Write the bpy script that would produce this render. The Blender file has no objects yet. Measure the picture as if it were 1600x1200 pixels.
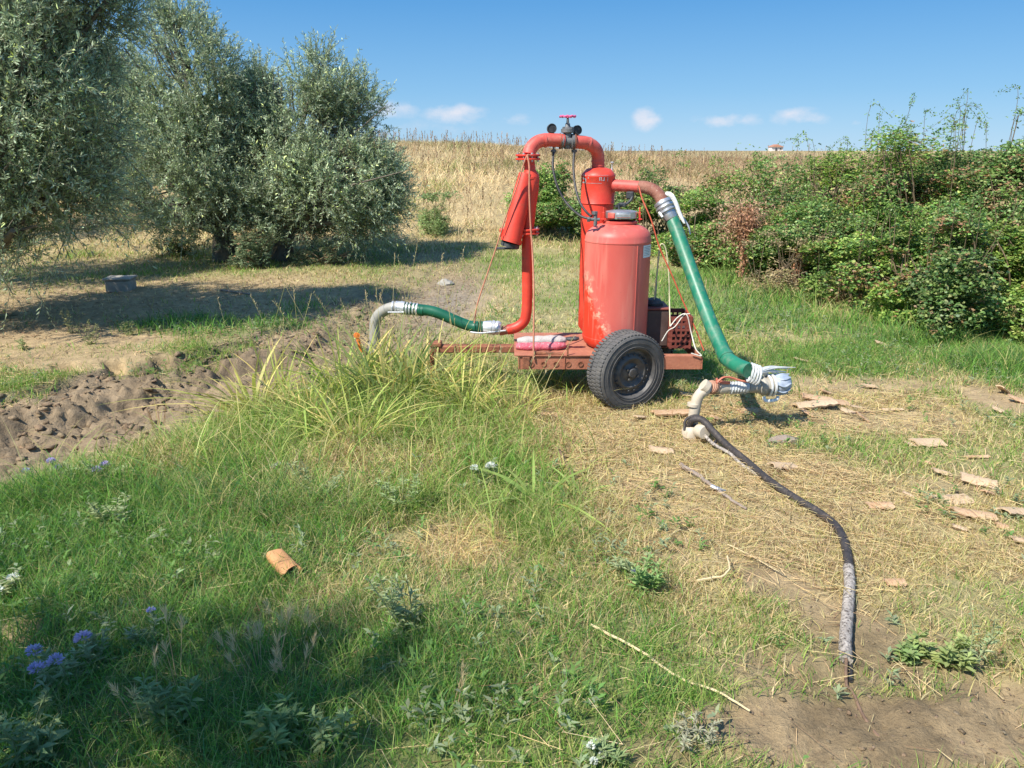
import bpy, math, random
import numpy as np
from mathutils import Vector, Matrix
R = math.radians
rng = np.random.default_rng(7)
random.seed(7)
scene = bpy.context.scene
col = scene.collection

# ------------------------------------------------------------------ camera, sky, sun, exposure
CAM_H = 1.7; F = 1200.0; PITCH = R(16.9)
cd = bpy.data.cameras.new('camera'); cam = bpy.data.objects.new('camera', cd); col.objects.link(cam)
cam.location = (0, 0, CAM_H); cam.rotation_euler = (R(90) - PITCH, 0, 0)
cd.sensor_width = 36; cd.lens = 36 * F / 1600; cd.clip_end = 9000; cd.clip_start = 0.05
scene.camera = cam
SUN_AZ = (-0.78, -0.63); SUN_EL = R(50)
sd = Vector((SUN_AZ[0], SUN_AZ[1], 0)).normalized() * math.cos(SUN_EL) + Vector((0, 0, math.sin(SUN_EL)))
sl = bpy.data.lights.new('sun', 'SUN'); sl.energy = 4.4; sl.angle = R(0.55); sl.color = (1.0, 0.93, 0.82)
so = bpy.data.objects.new('sun', sl); col.objects.link(so); so.rotation_euler = sd.to_track_quat('Z', 'Y').to_euler()
so.location = (-20, -20, 40)
world = bpy.data.worlds.new('World'); scene.world = world; world.use_nodes = True
wn = world.node_tree; wn.nodes.clear()
def N(nt, t, **k):
    n = nt.nodes.new(t)
    for a, b in k.items(): setattr(n, a, b)
    return n
out = N(wn, 'ShaderNodeOutputWorld'); bg = N(wn, 'ShaderNodeBackground')
sky = N(wn, 'ShaderNodeTexSky'); sky.sky_type = 'NISHITA'; sky.sun_disc = False
sky.sun_elevation = SUN_EL; sky.sun_rotation = math.atan2(SUN_AZ[0], SUN_AZ[1])
sky.altitude = 0; sky.air_density = 1.0; sky.dust_density = 0.0; sky.ozone_density = 1.6
bg.inputs[1].default_value = 0.15
gam = N(wn, 'ShaderNodeHueSaturation'); gam.inputs['Saturation'].default_value = 1.1; gam.inputs['Value'].default_value = 1.0
tn = N(wn, 'ShaderNodeMixRGB', blend_type='MULTIPLY'); tn.inputs[0].default_value = 1; tn.inputs[2].default_value = (.86, .95, 1.0, 1); wn.links.new(sky.outputs[0], tn.inputs[1]); wn.links.new(tn.outputs[0], gam.inputs['Color'])
# small fair-weather clouds low over the horizon (direction based, at infinity)
tc = N(wn, 'ShaderNodeTexCoord'); sep = N(wn, 'ShaderNodeSeparateXYZ'); wn.links.new(tc.outputs['Generated'], sep.inputs[0])
def Mth(nt, op, a, b=None, c=None, clamp=False):
    n = nt.nodes.new('ShaderNodeMath'); n.operation = op; n.use_clamp = clamp
    for i, v in enumerate((a, b, c)):
        if v is None: continue
        if hasattr(v, 'links'): nt.links.new(v, n.inputs[i])
        else: n.inputs[i].default_value = v
    return n.outputs[0]
az = Mth(wn, 'ARCTAN2', sep.outputs[0], sep.outputs[1]); el = Mth(wn, 'ARCSINE', sep.outputs[2])
def skydir(px, py):
    a = (px - 800) / F; b = (600 - py) / F
    v = Vector((a, math.cos(PITCH) + b * math.sin(PITCH), -math.sin(PITCH) + b * math.cos(PITCH))).normalized()
    return math.atan2(v.x, v.y), math.asin(v.z)
nz = N(wn, 'ShaderNodeTexNoise'); nz.inputs['Scale'].default_value = 38; nz.inputs['Detail'].default_value = 8; nz.inputs['Roughness'].default_value = 0.6
mp = N(wn, 'ShaderNodeMapping'); mp.inputs['Scale'].default_value = (1, 1, 1.7)
wn.links.new(tc.outputs['Generated'], mp.inputs[0]); wn.links.new(mp.outputs[0], nz.inputs['Vector'])
tot = None
for (px, py, rx, ry, s) in [(612, 172, 40, 14, .8), (712, 178, 48, 15, .95), (806, 187, 26, 10, .55), (1010, 186, 22, 17, .95),
                            (1140, 188, 52, 11, .75), (1250, 182, 44, 13, .8), (1335, 192, 12, 5, .5), (40, 60, 150, 40, .4), (650, 198, 150, 12, .35)]:
    a0, e0 = skydir(px, py)
    da = Mth(wn, 'DIVIDE', Mth(wn, 'SUBTRACT', az, a0), rx / F); de = Mth(wn, 'DIVIDE', Mth(wn, 'SUBTRACT', el, e0), ry / F)
    d2 = Mth(wn, 'ADD', Mth(wn, 'MULTIPLY', da, da), Mth(wn, 'MULTIPLY', de, de))
    m = Mth(wn, 'MULTIPLY', Mth(wn, 'SUBTRACT', 1.0, Mth(wn, 'MULTIPLY', d2, 0.6), clamp=True), s)
    tot = m if tot is None else Mth(wn, 'MAXIMUM', tot, m)
cm = Mth(wn, 'SUBTRACT', Mth(wn, 'ADD', Mth(wn, 'MULTIPLY', nz.outputs[0], 1.9), tot), 1.24, clamp=True)
cm = Mth(wn, 'MULTIPLY', Mth(wn, 'MULTIPLY', cm, Mth(wn, 'MULTIPLY', tot, 1.4, clamp=True)), 0.95, clamp=True)
rampn = N(wn, 'ShaderNodeValToRGB'); wn.links.new(Mth(wn, 'DIVIDE', Mth(wn, 'MAXIMUM', el, 0.0), .30, clamp=True), rampn.inputs[0])
re_ = rampn.color_ramp.elements; re_[0].position = 0.0; re_[0].color = (1.22, 2.15, 3.2, 1); re_[1].position = 1.0; re_[1].color = (.26, 1.02, 2.35, 1); e_ = re_.new(.22); e_.color = (.74, 1.72, 2.95, 1); e_ = re_.new(.55); e_.color = (.33, 1.22, 2.62, 1)
hz = N(wn, 'ShaderNodeMapRange'); wn.links.new(el, hz.inputs[0]); hz.inputs[1].default_value = .28; hz.inputs[2].default_value = .75; hz.inputs[3].default_value = .92; hz.inputs[4].default_value = 0.1
hm = N(wn, 'ShaderNodeMixRGB'); wn.links.new(hz.outputs[0], hm.inputs[0]); wn.links.new(gam.outputs[0], hm.inputs[1]); wn.links.new(rampn.outputs[0], hm.inputs[2])
mx = N(wn, 'ShaderNodeMixRGB'); wn.links.new(cm, mx.inputs[0]); wn.links.new(hm.outputs[0], mx.inputs[1]); mx.inputs[2].default_value = (3.2, 3.2, 3.5, 1)
wn.links.new(mx.outputs[0], bg.inputs[0]); wn.links.new(bg.outputs[0], out.inputs[0])
scene.view_settings.view_transform = 'Standard'; scene.view_settings.look = 'None'
scene.view_settings.exposure = 0.82; scene.view_settings.gamma = 1
scene.render.engine = 'CYCLES'
try:
    scene.cycles.max_bounces = 6; scene.cycles.transparent_max_bounces = 4
except Exception: pass

# ------------------------------------------------------------------ pixel <-> world helpers (authoring measurements)
def ray(px, py):
    a = (px - 800) / F; b = (600 - py) / F
    return a, math.cos(PITCH) + b * math.sin(PITCH), -math.sin(PITCH) + b * math.cos(PITCH)
def W(px, py, Y):
    x, y, z = ray(px, py); t = Y / y
    return Vector((x * t, Y, CAM_H + z * t))
def G(px, py, h=0.0):
    x, y, z = ray(px, py); t = (h - CAM_H) / z
    return Vector((x * t, y * t, h))
def pxm(Y): return Y / F          # metres per pixel at depth

# ------------------------------------------------------------------ noise
_T = rng.random((256, 256))
def vnoise(x, y):
    xi = np.floor(x).astype(int); yi = np.floor(y).astype(int); fx = x - xi; fy = y - yi
    fx = fx * fx * (3 - 2 * fx); fy = fy * fy * (3 - 2 * fy)
    a = _T[xi & 255, yi & 255]; b = _T[(xi + 1) & 255, yi & 255]; c = _T[xi & 255, (yi + 1) & 255]; d = _T[(xi + 1) & 255, (yi + 1) & 255]
    return (a * (1 - fx) + b * fx) * (1 - fy) + (c * (1 - fx) + d * fx) * fy
def fbm(x, y, o=4):
    x = np.asarray(x, float); y = np.asarray(y, float); s = 0; a = .5; f = 1.; t = 0
    for i in range(o):
        s = s + a * vnoise(x * f + 17.3 * i, y * f + 9.1 * i); t += a; a *= .5; f *= 2.03
    return s / t
def sm(a, b, v): t = np.clip((v - a) / (b - a), 0, 1); return t * t * (3 - 2 * t)

# ------------------------------------------------------------------ terrain
ditch_px = [(-260, 790), (-100, 745), (30, 706), (150, 672), (250, 642), (350, 618), (450, 592), (540, 560), (620, 520), (690, 470), (735, 430), (745, 405)]
DP = np.array([tuple(G(px, py, -0.12))[:2] for px, py in ditch_px])
DW = np.array([1, 1, 1, 1, 1, .95, .85, .7, .5, .35, .2, .1])
def ditch(x, y):
    """signed distance (positive = far bank) and local strength"""
    best = np.full(x.shape, 1e9); sg = np.zeros(x.shape); st = np.zeros(x.shape)
    for i in range(len(DP) - 1):
        a = DP[i]; b = DP[i + 1]; d = b - a; L2 = d @ d
        t = np.clip(((x - a[0]) * d[0] + (y - a[1]) * d[1]) / L2, 0, 1)
        qx = x - a[0] - t * d[0]; qy = y - a[1] - t * d[1]; r = np.hypot(qx, qy)
        c = d[0] * (y - a[1]) - d[1] * (x - a[0]); m = r < best
        best = np.where(m, r, best); sg = np.where(m, np.sign(c), sg); st = np.where(m, DW[i] + (DW[i + 1] - DW[i]) * t, st)
    return best * sg, st
TA = np.array(tuple(G(70, 574))[:2]); _b = np.array(tuple(G(330, 556))[:2]); TD = (_b - TA) / np.linalg.norm(_b - TA)
def gh(x, y):
    x = np.asarray(x, float); y = np.asarray(y, float)
    h = (fbm(x * .9, y * .9, 3) - .5) * .06 + (fbm(x * 5, y * 5, 3) - .5) * .018
    ridge = 1.86 - .72 * sm(-3.5, 10, x) + (fbm(x * .12, y * .12, 2) - .5) * .3
    h = h + ridge * sm(12.0, 27, y)
    far = sm(34, 150, y); h = h * (1 - far) + far * (1.36 + (fbm(x * .01, y * .01, 2) - .5) * .4)
    s, st = ditch(x, y); wob = (fbm(x * 3.1, y * 3.1, 3) - .5) * .5
    near = sm(-1.05, -.45, s + wob * .5); farb = 1 - sm(.50, .72, s + wob * .9)
    ledge = 1 - sm(.95, 1.05, s + wob * .25)
    inside = near * farb
    h = h - .15 * st * inside - .10 * st * near * ledge
    h = h + st * near * ledge * ((fbm(x * 5, y * 5, 4) - .5) * .07 + (.25 - np.abs(fbm(x * 9, y * 9, 5) - .5) * 1.6) * .09 + (.2 - np.abs(fbm(x * 22 + 5, y * 22, 4) - .5) * 1.4) * .055) * (0.22 + .78 * sm(.0, .3, s))
    jx = x + (fbm(x * 6, y * 6, 3) - .5) * .16; jy = y + (fbm(x * 6 + 50, y * 6 + 9, 3) - .5) * .16
    def cell(c, o): return _T[(np.floor((jx * .9 + jy * .3) / c).astype(int) + o) & 255, (np.floor((jy - jx * .35) / (c * .8)).astype(int) + 3 * o) & 255] - .5
    brk = st * near * ledge * sm(-.30, .05, s + wob * .3) * sm(.36, .5, fbm(x * 1.6 + 7, y * 1.6, 3))
    h = h + brk * (cell(.17, 11) * .035 + cell(.075, 40) * .035 + cell(.04, 90) * .025)
    # tractor tread marks pressed into the far edge
    u = (x - TA[0]) * TD[0] + (y - TA[1]) * TD[1]; v = -(x - TA[0]) * TD[1] + (y - TA[1]) * TD[0]
    mk = sm(-.05, .05, u) * (1 - sm(1.25, 1.4, u)) * sm(-.16, -.12, v) * (1 - sm(.10, .16, v))
    h = h - mk * (.035 + .10 * sm(.55, .85, np.abs(np.sin((u + v * .35) * math.pi / .19 * .5 + .4))**2)) + mk * .02
    # bottom right churned soil
    m = np.exp(-(((x - 1.35) / 1.0) ** 2 + ((y - 2.0) / .5) ** 2))
    h = h + m * ((fbm(x * 7, y * 7, 5) - .5) * .09 + (.2 - np.abs(fbm(x * 19, y * 19, 4) - .5)) * .06 + cell(.06, 5) * .012)
    return h
def gz(x, y): return float(gh(np.array([x]), np.array([y]))[0])

# ------------------------------------------------------------------ ground cover fields
def E(px, py, rpx, rpy, s=1.0):
    c = G(px, py); a = G(px, py - rpy); b = G(px, py + rpy)
    return (c.x, c.y, rpx * math.hypot(c.y, CAM_H) / F, max(.05, (a.y - b.y) / 2), s)
def blob(x, y, L, wob=.35):
    n = (fbm(x * 2.3 + 5, y * 2.3, 4) - .5) * 2 * wob; n2 = (fbm(x * 2.3, y * 2.3 + 31, 4) - .5) * 2 * wob
    r = np.zeros(x.shape)
    for (cx, cy, rx, ry, s) in L:
        d = np.sqrt(((x - cx) / rx + n) ** 2 + ((y - cy) / ry + n2) ** 2)
        r = np.maximum(r, s * (1 - sm(.6, 1.35, d)))
    return r
STRAW = [E(1130, 770, 250, 110), E(1000, 700, 190, 50, .9), E(1400, 800, 200, 60, .55), E(860, 650, 120, 30, .7), E(1200, 870, 150, 40, .8), E(1560, 870, 100, 40, .4), E(730, 850, 70, 40, .8),
         E(1350, 640, 160, 40, .5), E(1150, 650, 100, 30, .8), E(620, 700, 120, 50, .45)]
DIRT = [E(1350, 1150, 330, 70), E(1335, 990, 75, 95, .8), E(1215, 910, 60, 35, .75), E(1440, 1040, 90, 60, .6), E(1250, 1060, 120, 50, .7), E(1560, 1110, 120, 60, .9), E(1390, 600, 180, 14, .8), E(1420, 655, 120, 16, .6),
        E(1560, 620, 60, 25, .9), E(1260, 640, 60, 25, .6), E(1020, 1190, 60, 40, .5), E(20, 985, 60, 22, .7), E(170, 1100, 80, 25, .35),
        E(90, 525, 260, 26, 1), E(110, 560, 190, 18, .85), E(270, 470, 500, 45, .80), E(560, 465, 190, 16, .6), E(150, 400, 200, 25, .6),
        E(700, 455, 75, 42, .85), E(480, 540, 90, 22, .8), E(700, 520, 80, 18, .5), E(1490, 760, 90, 25, .4), E(690, 400, 60, 9, .6)]
LUSH = [E(230, 840, 330, 120), E(150, 1050, 380, 140), E(560, 1050, 300, 160, .8), E(880, 1000, 160, 130, .45), E(350, 508, 150, 17, 1), E(530, 480, 90, 12, .6), E(1120, 470, 110, 40, .9),
        E(1560, 570, 150, 40, .95), E(1400, 520, 150, 25, .9), E(1180, 480, 120, 25, .8), E(1300, 560, 120, 26, .55), E(1000, 870, 80, 60, .5), E(700, 900, 120, 60, .6), E(200, 352, 90, 14, .9), E(1090, 570, 60, 20, .8)]
TALL = [E(560, 730, 300, 50, .8), E(690, 640, 200, 40, 1), E(600, 640, 280, 42, 1), E(470, 700, 260, 50, .9), E(760, 690, 160, 60, .8), E(1220, 478, 70, 12, .9), E(1330, 500, 70, 12, .9), E(1440, 528, 80, 14, .9), E(1570, 575, 90, 16, .9), E(1120, 440, 60, 12, .8), E(380, 690, 230, 60), E(620, 660, 190, 60, 1), E(760, 640, 150, 50, .8), E(500, 760, 300, 60, .7), E(830, 780, 120, 80, .7), E(130, 760, 120, 40, .7), E(1060, 480, 30, 100, .2)]
def fields(x, y):
    x = np.asarray(x, float); y = np.asarray(y, float)
    s, st = ditch(x, y)
    n1 = fbm(x * 1.1, y * 1.1 + 3, 4); n2 = fbm(x * 4 + 8, y * 4, 3); n3 = fbm(x * .45 + 3, y * .45, 3)
    straw = blob(x, y, STRAW); dirt = blob(x, y, DIRT); lush = blob(x, y, LUSH); tall = blob(x, y, TALL)
    inn = sm(-.55, -.3, s + (n2 - .5) * .5) * (1 - sm(.95, 1.15, s + (n2 - .5) * .3)) * np.clip(st * 1.5, 0, 1)
    grassy_ditch = sm(.6, .72, n1)
    dirt = np.maximum(dirt, inn * (1 - .7 * grassy_ditch))
    dirt = np.maximum(dirt, .55 * sm(.58, .7, n2) * (1 - lush) * sm(1.3, 3, x))
    hill = sm(12.6, 15, y + (n1 - .5) * 3)
    dirt = dirt * (1 - hill) * (1 - .92 * lush * (1 - inn) * sm(4.6, 5.2, y))
    green = np.clip(.52 + (n1 - .5) * 1.7 + .65 * lush - .9 * straw - .25 * dirt + .22 * tall * (1 - lush), 0.02, 1)
    green = green * (1 - hill) + hill * np.clip((n3 - .46) * 1.8 + (n1 - .5) * 1.6 + .4 * (1 - sm(14, 19, y)), 0, .75)
    hg = .055 + .05 * (n2 - .3) + .05 * lush + .11 * tall - .02 * straw
    hg = np.clip(hg, .025, .5) * (1 - hill) + hill * (.10 + .16 * sm(14, 20, y) + .30 * (n1 - .4) * (1 - sm(24, 32, y)))
    dens = np.clip(1.05 - 1.12 * dirt - .35 * straw + .1 * lush, 0, 1)
    return dict(straw=straw, dirt=dirt, lush=lush, tall=tall, green=green, h=hg, dens=dens, hill=hill, ditch=inn, n1=n1, n2=n2)

# ------------------------------------------------------------------ mesh builders
def raw_mesh(name, V, faces_flat, starts, colr=None, smooth=True):
    me = bpy.data.meshes.new(name)
    me.vertices.add(len(V)); me.vertices.foreach_set('co', np.ascontiguousarray(V, dtype=np.float32).ravel())
    me.loops.add(len(faces_flat)); me.loops.foreach_set('vertex_index', np.asarray(faces_flat, dtype=np.int32))
    me.polygons.add(len(starts)); me.polygons.foreach_set('loop_start', np.asarray(starts, dtype=np.int32))
    if colr is not None:
        ca = me.color_attributes.new('Col', 'FLOAT_COLOR', 'POINT')
        c4 = np.ones((len(V), 4), dtype=np.float32); c4[:, :3] = colr; ca.data.foreach_set('color', c4.ravel())
    me.update(calc_edges=True)
    if smooth: me.polygons.foreach_set('use_smooth', np.ones(len(starts), dtype=bool))
    return me
BASE = {}
def link(name, me, mat=None, parent=None, mat2=None):
    o = bpy.data.objects.new(name, me); col.objects.link(o)
    if mat is not None: me.materials.append(mat)
    if parent is not None: o.parent = parent; BASE[o.name] = BASE[parent.name]
    else: BASE[o.name] = Vector((0, 0, 0))
    return o
def tag(o, label=None, cat=None, group=None, kind=None):
    if label: o['label'] = label
    if cat: o['category'] = cat
    if group: o['group'] = group
    if kind: o['kind'] = kind
    return o
def thing(name, loc, label, cat, group=None):
    o = bpy.data.objects.new(name, None); col.objects.link(o); o.location = loc; o.empty_display_size = .1
    BASE[o.name] = Vector(loc); return tag(o, label, cat, group)
class Strips:
    """many ribbons (blades, leaves) collected into one mesh"""
    def __init__(s): s.V = []; s.C = []; s.F = []; s.S = []; s.nv = 0; s.nl = 0
    def _push(s, V, C, quads, tris=None):
        n, k, _ = V.shape; off = (np.arange(n) * k)[:, None] + s.nv
        s.V.append(V.reshape(-1, 3)); s.C.append(np.repeat(C, k, 0) if C.ndim == 2 else C.reshape(-1, 3))
        if tris is None:
            f = off[:, :, None] + np.array(quads)[None]; s.F.append(f.ravel()); s.S.append(np.arange(f.size // 4) * 4 + s.nl); s.nl += f.size
        else:
            q = np.array(quads); t = np.array(tris)
            if len(quads):
                f = off[:, :, None] + q[None]; s.F.append(f.ravel()); s.S.append(np.arange(f.size // 4) * 4 + s.nl); s.nl += f.size
            f = off[:, :, None] + t[None]; s.F.append(f.ravel()); s.S.append(np.arange(f.size // 3) * 3 + s.nl); s.nl += f.size
        s.nv += n * k
    def blades(s, P, ang, H, lean, Wd, C, seg=3, prof='grass', tipc=None, side=None, droop=.5):
        n = len(P)
        if n == 0: return
        D = np.stack([np.cos(ang), np.sin(ang), np.zeros(n)], 1)
        sa = rng.random(n) * 2 * np.pi if side is None else side
        S = np.stack([np.cos(sa), np.sin(sa), np.zeros(n)], 1)
        V = np.zeros((n, 2 * seg + 1, 3)); CC = np.zeros((n, 2 * seg + 1, 3))
        for i in range(seg + 1):
            t = i / seg
            c = P + D * (H * lean * (t ** 1.6))[:, None]; c[:, 2] += H * (t - droop * np.clip(lean, 0, 1.9) * t * t)
            if prof == 'grass': w = (1 - t) ** .6
            else: w = math.sin(math.pi * min(1, .12 + .88 * t)) ** .7
            cc = C if tipc is None else C * (1 - t) + tipc * t
            if i < seg:
                V[:, 2 * i] = c - S * (Wd * w * .5)[:, None]; V[:, 2 * i + 1] = c + S * (Wd * w * .5)[:, None]
                CC[:, 2 * i] = cc; CC[:, 2 * i + 1] = cc
            else: V[:, 2 * seg] = c; CC[:, 2 * seg] = cc
        q = [[2 * i, 2 * i + 1, 2 * i + 3, 2 * i + 2] for i in range(seg - 1)]
        s._push(V, CC, q, [[2 * seg - 2, 2 * seg - 1, 2 * seg]])
    def leaves(s, P, D, Nn, L, Wd, C, fold=.15, bend=.0):
        n = len(P)
        if n == 0: return
        D = D / np.linalg.norm(D, axis=1, keepdims=True)
        S = np.cross(D, Nn); S /= (np.linalg.norm(S, axis=1, keepdims=True) + 1e-9); U = np.cross(S, D)
        V = np.zeros((n, 4, 3)); L = np.broadcast_to(L, (n,)); Wd = np.broadcast_to(Wd, (n,))
        V[:, 0] = P; m = P + D * (L * .5)[:, None]
        V[:, 1] = m + S * (Wd * .5)[:, None] + U * (Wd * fold)[:, None]
        V[:, 2] = P + D * L[:, None] - U * (L * bend)[:, None]
        V[:, 3] = m - S * (Wd * .5)[:, None] + U * (Wd * fold)[:, None]
        s._push(V, C, [[0, 1, 2, 3]])
    def line(s, A, B, wa, wb, C):
        """3-sided thin stems from A to B"""
        n = len(A)
        if n == 0: return
        D = B - A; D /= (np.linalg.norm(D, axis=1, keepdims=True) + 1e-9)
        ref = np.tile([0.3, 0.9, 0.2], (n, 1)); S = np.cross(D, ref); S /= np.linalg.norm(S, axis=1, keepdims=True) + 1e-9; U = np.cross(D, S)
        V = np.zeros((n, 6, 3)); wa = np.broadcast_to(wa, (n,)); wb = np.broadcast_to(wb, (n,))
        for k in range(3):
            a = 2 * math.pi * k / 3; o = S * math.cos(a) + U * math.sin(a)
            V[:, k] = A + o * wa[:, None]; V[:, 3 + k] = B + o * wb[:, None]
        s._push(V, C, [[0, 1, 4, 3], [1, 2, 5, 4], [2, 0, 3, 5]])
    def build(s, name, mat, parent=None, smooth=True):
        V = np.concatenate(s.V)
        if parent is not None: V = V - np.array(BASE[parent.name])
        me = raw_mesh(name, V, np.concatenate(s.F), np.concatenate(s.S), np.concatenate(s.C), smooth)
        return link(name, me, mat, parent)
def cvar(base, n, v=.15, hue=.06):
    b = np.array(base)[None, :] if np.ndim(base) == 1 else base
    return np.clip(b * (1 + (rng.random((n, 1)) - .5) * 2 * v) * (1 + (rng.random((n, 3)) - .5) * 2 * hue), 0, 1)

class MB:
    """solid-shape collector"""
    def __init__(s): s.v = []; s.f = []
    def add(s, vs, fs, M=None):
        o = len(s.v)
        for v in vs: s.v.append((M @ Vector(v)) if M is not None else Vector(v))
        for f in fs: s.f.append([i + o for i in f])
        return s
    def box(s, c, d, M=None, bev=.0):
        x, y, z = [k / 2 for k in d]; b = min(bev, x * .9, y * .9, z * .9)
        if b <= 0:
            vs = [(sx * x, sy * y, sz * z) for sx in (-1, 1) for sy in (-1, 1) for sz in (-1, 1)]
            fs = [(0, 1, 3, 2), (4, 6, 7, 5), (0, 4, 5, 1), (2, 3, 7, 6), (0, 2, 6, 4), (1, 5, 7, 3)]
        else:
            vs = []; idx = {}
            for sx in (-1, 1):
                for sy in (-1, 1):
                    for sz in (-1, 1):
                        for k, (ax, ay, az_) in enumerate(((x, y - b, z - b), (x - b, y, z - b), (x - b, y - b, z))):
                            idx[(sx, sy, sz, k)] = len(vs); vs.append((sx * ax, sy * ay, sz * az_))
            I = lambda a, b_, c_, k: idx[(a, b_, c_, k)]
            fs = []
            for q in (-1, 1):
                fs.append([I(q, -1, -1, 0), I(q, 1, -1, 0), I(q, 1, 1, 0), I(q, -1, 1, 0)])
                fs.append([I(-1, q, -1, 1), I(1, q, -1, 1), I(1, q, 1, 1), I(-1, q, 1, 1)])
                fs.append([I(-1, -1, q, 2), I(1, -1, q, 2), I(1, 1, q, 2), I(-1, 1, q, 2)])
            for a in (-1, 1):
                for c_ in (-1, 1):
                    fs.append([I(a, c_, -1, 0), I(a, c_, 1, 0), I(a, c_, 1, 1), I(a, c_, -1, 1)])
                    fs.append([I(a, -1, c_, 0), I(a, 1, c_, 0), I(a, 1, c_, 2), I(a, -1, c_, 2)])
                    fs.append([I(-1, a, c_, 1), I(1, a, c_, 1), I(1, a, c_, 2), I(-1, a, c_, 2)])
                    for e in (-1, 1): fs.append([I(a, c_, e, 0), I(a, c_, e, 1), I(a, c_, e, 2)])
        T = Matrix.Translation(Vector(c)) @ (M if M is not None else Matrix.Identity(4))
        return s.add(vs, fs, T)
    def tube(s, pts, rad, n=12, cap=True, flat=None):
        pts = [Vector(p) for p in pts]; m = len(pts)
        rad = [rad] * m if not hasattr(rad, '__len__') else list(rad)
        t0 = (pts[1] - pts[0]).normalized(); u = t0.orthogonal().normalized(); o = len(s.v)
        for i, p in enumerate(pts):
            t = (pts[min(i + 1, m - 1)] - pts[max(i - 1, 0)]).normalized()
            u = (u - t * u.dot(t)); u = u.normalized() if u.length > 1e-6 else t.orthogonal().normalized(); w = t.cross(u)
            for k in range(n):
                a = 2 * math.pi * k / n
                s.v.append(p + (u * math.cos(a) + w * math.sin(a)) * rad[i])
        for i in range(m - 1):
            for k in range(n):
                s.f.append([o + i * n + k, o + i * n + (k + 1) % n, o + (i + 1) * n + (k + 1) % n, o + (i + 1) * n + k])
        if cap:
            s.f.append([o + k for k in range(n)][::-1]); s.f.append([o + (m - 1) * n + k for k in range(n)])
        return s
    def lathe(s, prof, origin, axis=(0, 0, 1), n=32):
        """prof: list of (r, h) along the axis"""
        ax = Vector(axis).normalized(); u = ax.orthogonal().normalized(); w = ax.cross(u); O = Vector(origin); o = len(s.v)
        for (r, h) in prof:
            for k in range(n):
                a = 2 * math.pi * k / n; s.v.append(O + ax * h + (u * math.cos(a) + w * math.sin(a)) * max(r, 1e-5))
        for i in range(len(prof) - 1):
            for k in range(n):
                s.f.append([o + i * n + k, o + i * n + (k + 1) % n, o + (i + 1) * n + (k + 1) % n, o + (i + 1) * n + k])
        return s
    def build(s, name, mat, parent=None, ang=38):
        me = bpy.data.meshes.new(name); b = BASE[parent.name] if parent is not None else Vector((0, 0, 0))
        me.from_pydata([tuple(v - b) for v in s.v], [], s.f); me.validate(); me.update()
        me.polygons.foreach_set('use_smooth', [True] * len(me.polygons)); me.set_sharp_from_angle(angle=R(ang))
        return link(name, me, mat, parent)
def cr(pts, k=6):
    """Catmull-Rom through points"""
    P = [Vector(p) for p in pts]; P = [P[0] * 2 - P[1]] + P + [P[-1] * 2 - P[-2]]; o = []
    for i in range(1, len(P) - 2):
        for j in range(k):
            t = j / k; a, b, c, d = P[i - 1:i + 3]
            o.append(.5 * ((2 * b) + (c - a) * t + (2 * a - 5 * b + 4 * c - d) * t * t + (3 * b - a - 3 * c + d) * t ** 3))
    o.append(P[-2]); return o

# ------------------------------------------------------------------ materials
def newmat(name):
    m = bpy.data.materials.new(name); m.use_nodes = True; nt = m.node_tree
    return m, nt, nt.nodes['Principled BSDF']
def foliage(name, rough=.62, tr=.3, back=None, spec=.2):
    m, nt, b = newmat(name); a = N(nt, 'ShaderNodeVertexColor', layer_name='Col')
    c = a.outputs[0]
    if back:
        g = N(nt, 'ShaderNodeNewGeometry'); mix = N(nt, 'ShaderNodeMixRGB'); nt.links.new(g.outputs['Backfacing'], mix.inputs[0])
        nt.links.new(c, mix.inputs[1]); mix.inputs[2].default_value = (*back, 1); c = mix.outputs[0]
    nt.links.new(c, b.inputs['Base Color']); b.inputs['Roughness'].default_value = rough; b.inputs['Specular IOR Level'].default_value = spec
    t = N(nt, 'ShaderNodeBsdfTranslucent'); h = N(nt, 'ShaderNodeHueSaturation'); h.inputs['Value'].default_value = 1.35; h.inputs['Saturation'].default_value = 1.1
    nt.links.new(c, h.inputs['Color']); nt.links.new(h.outputs[0], t.inputs[0])
    ms = N(nt, 'ShaderNodeMixShader'); ms.inputs[0].default_value = tr
    o = nt.nodes['Material Output']; nt.links.new(b.outputs[0], ms.inputs[1]); nt.links.new(t.outputs[0], ms.inputs[2]); nt.links.new(ms.outputs[0], o.inputs[0])
    return m
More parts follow.
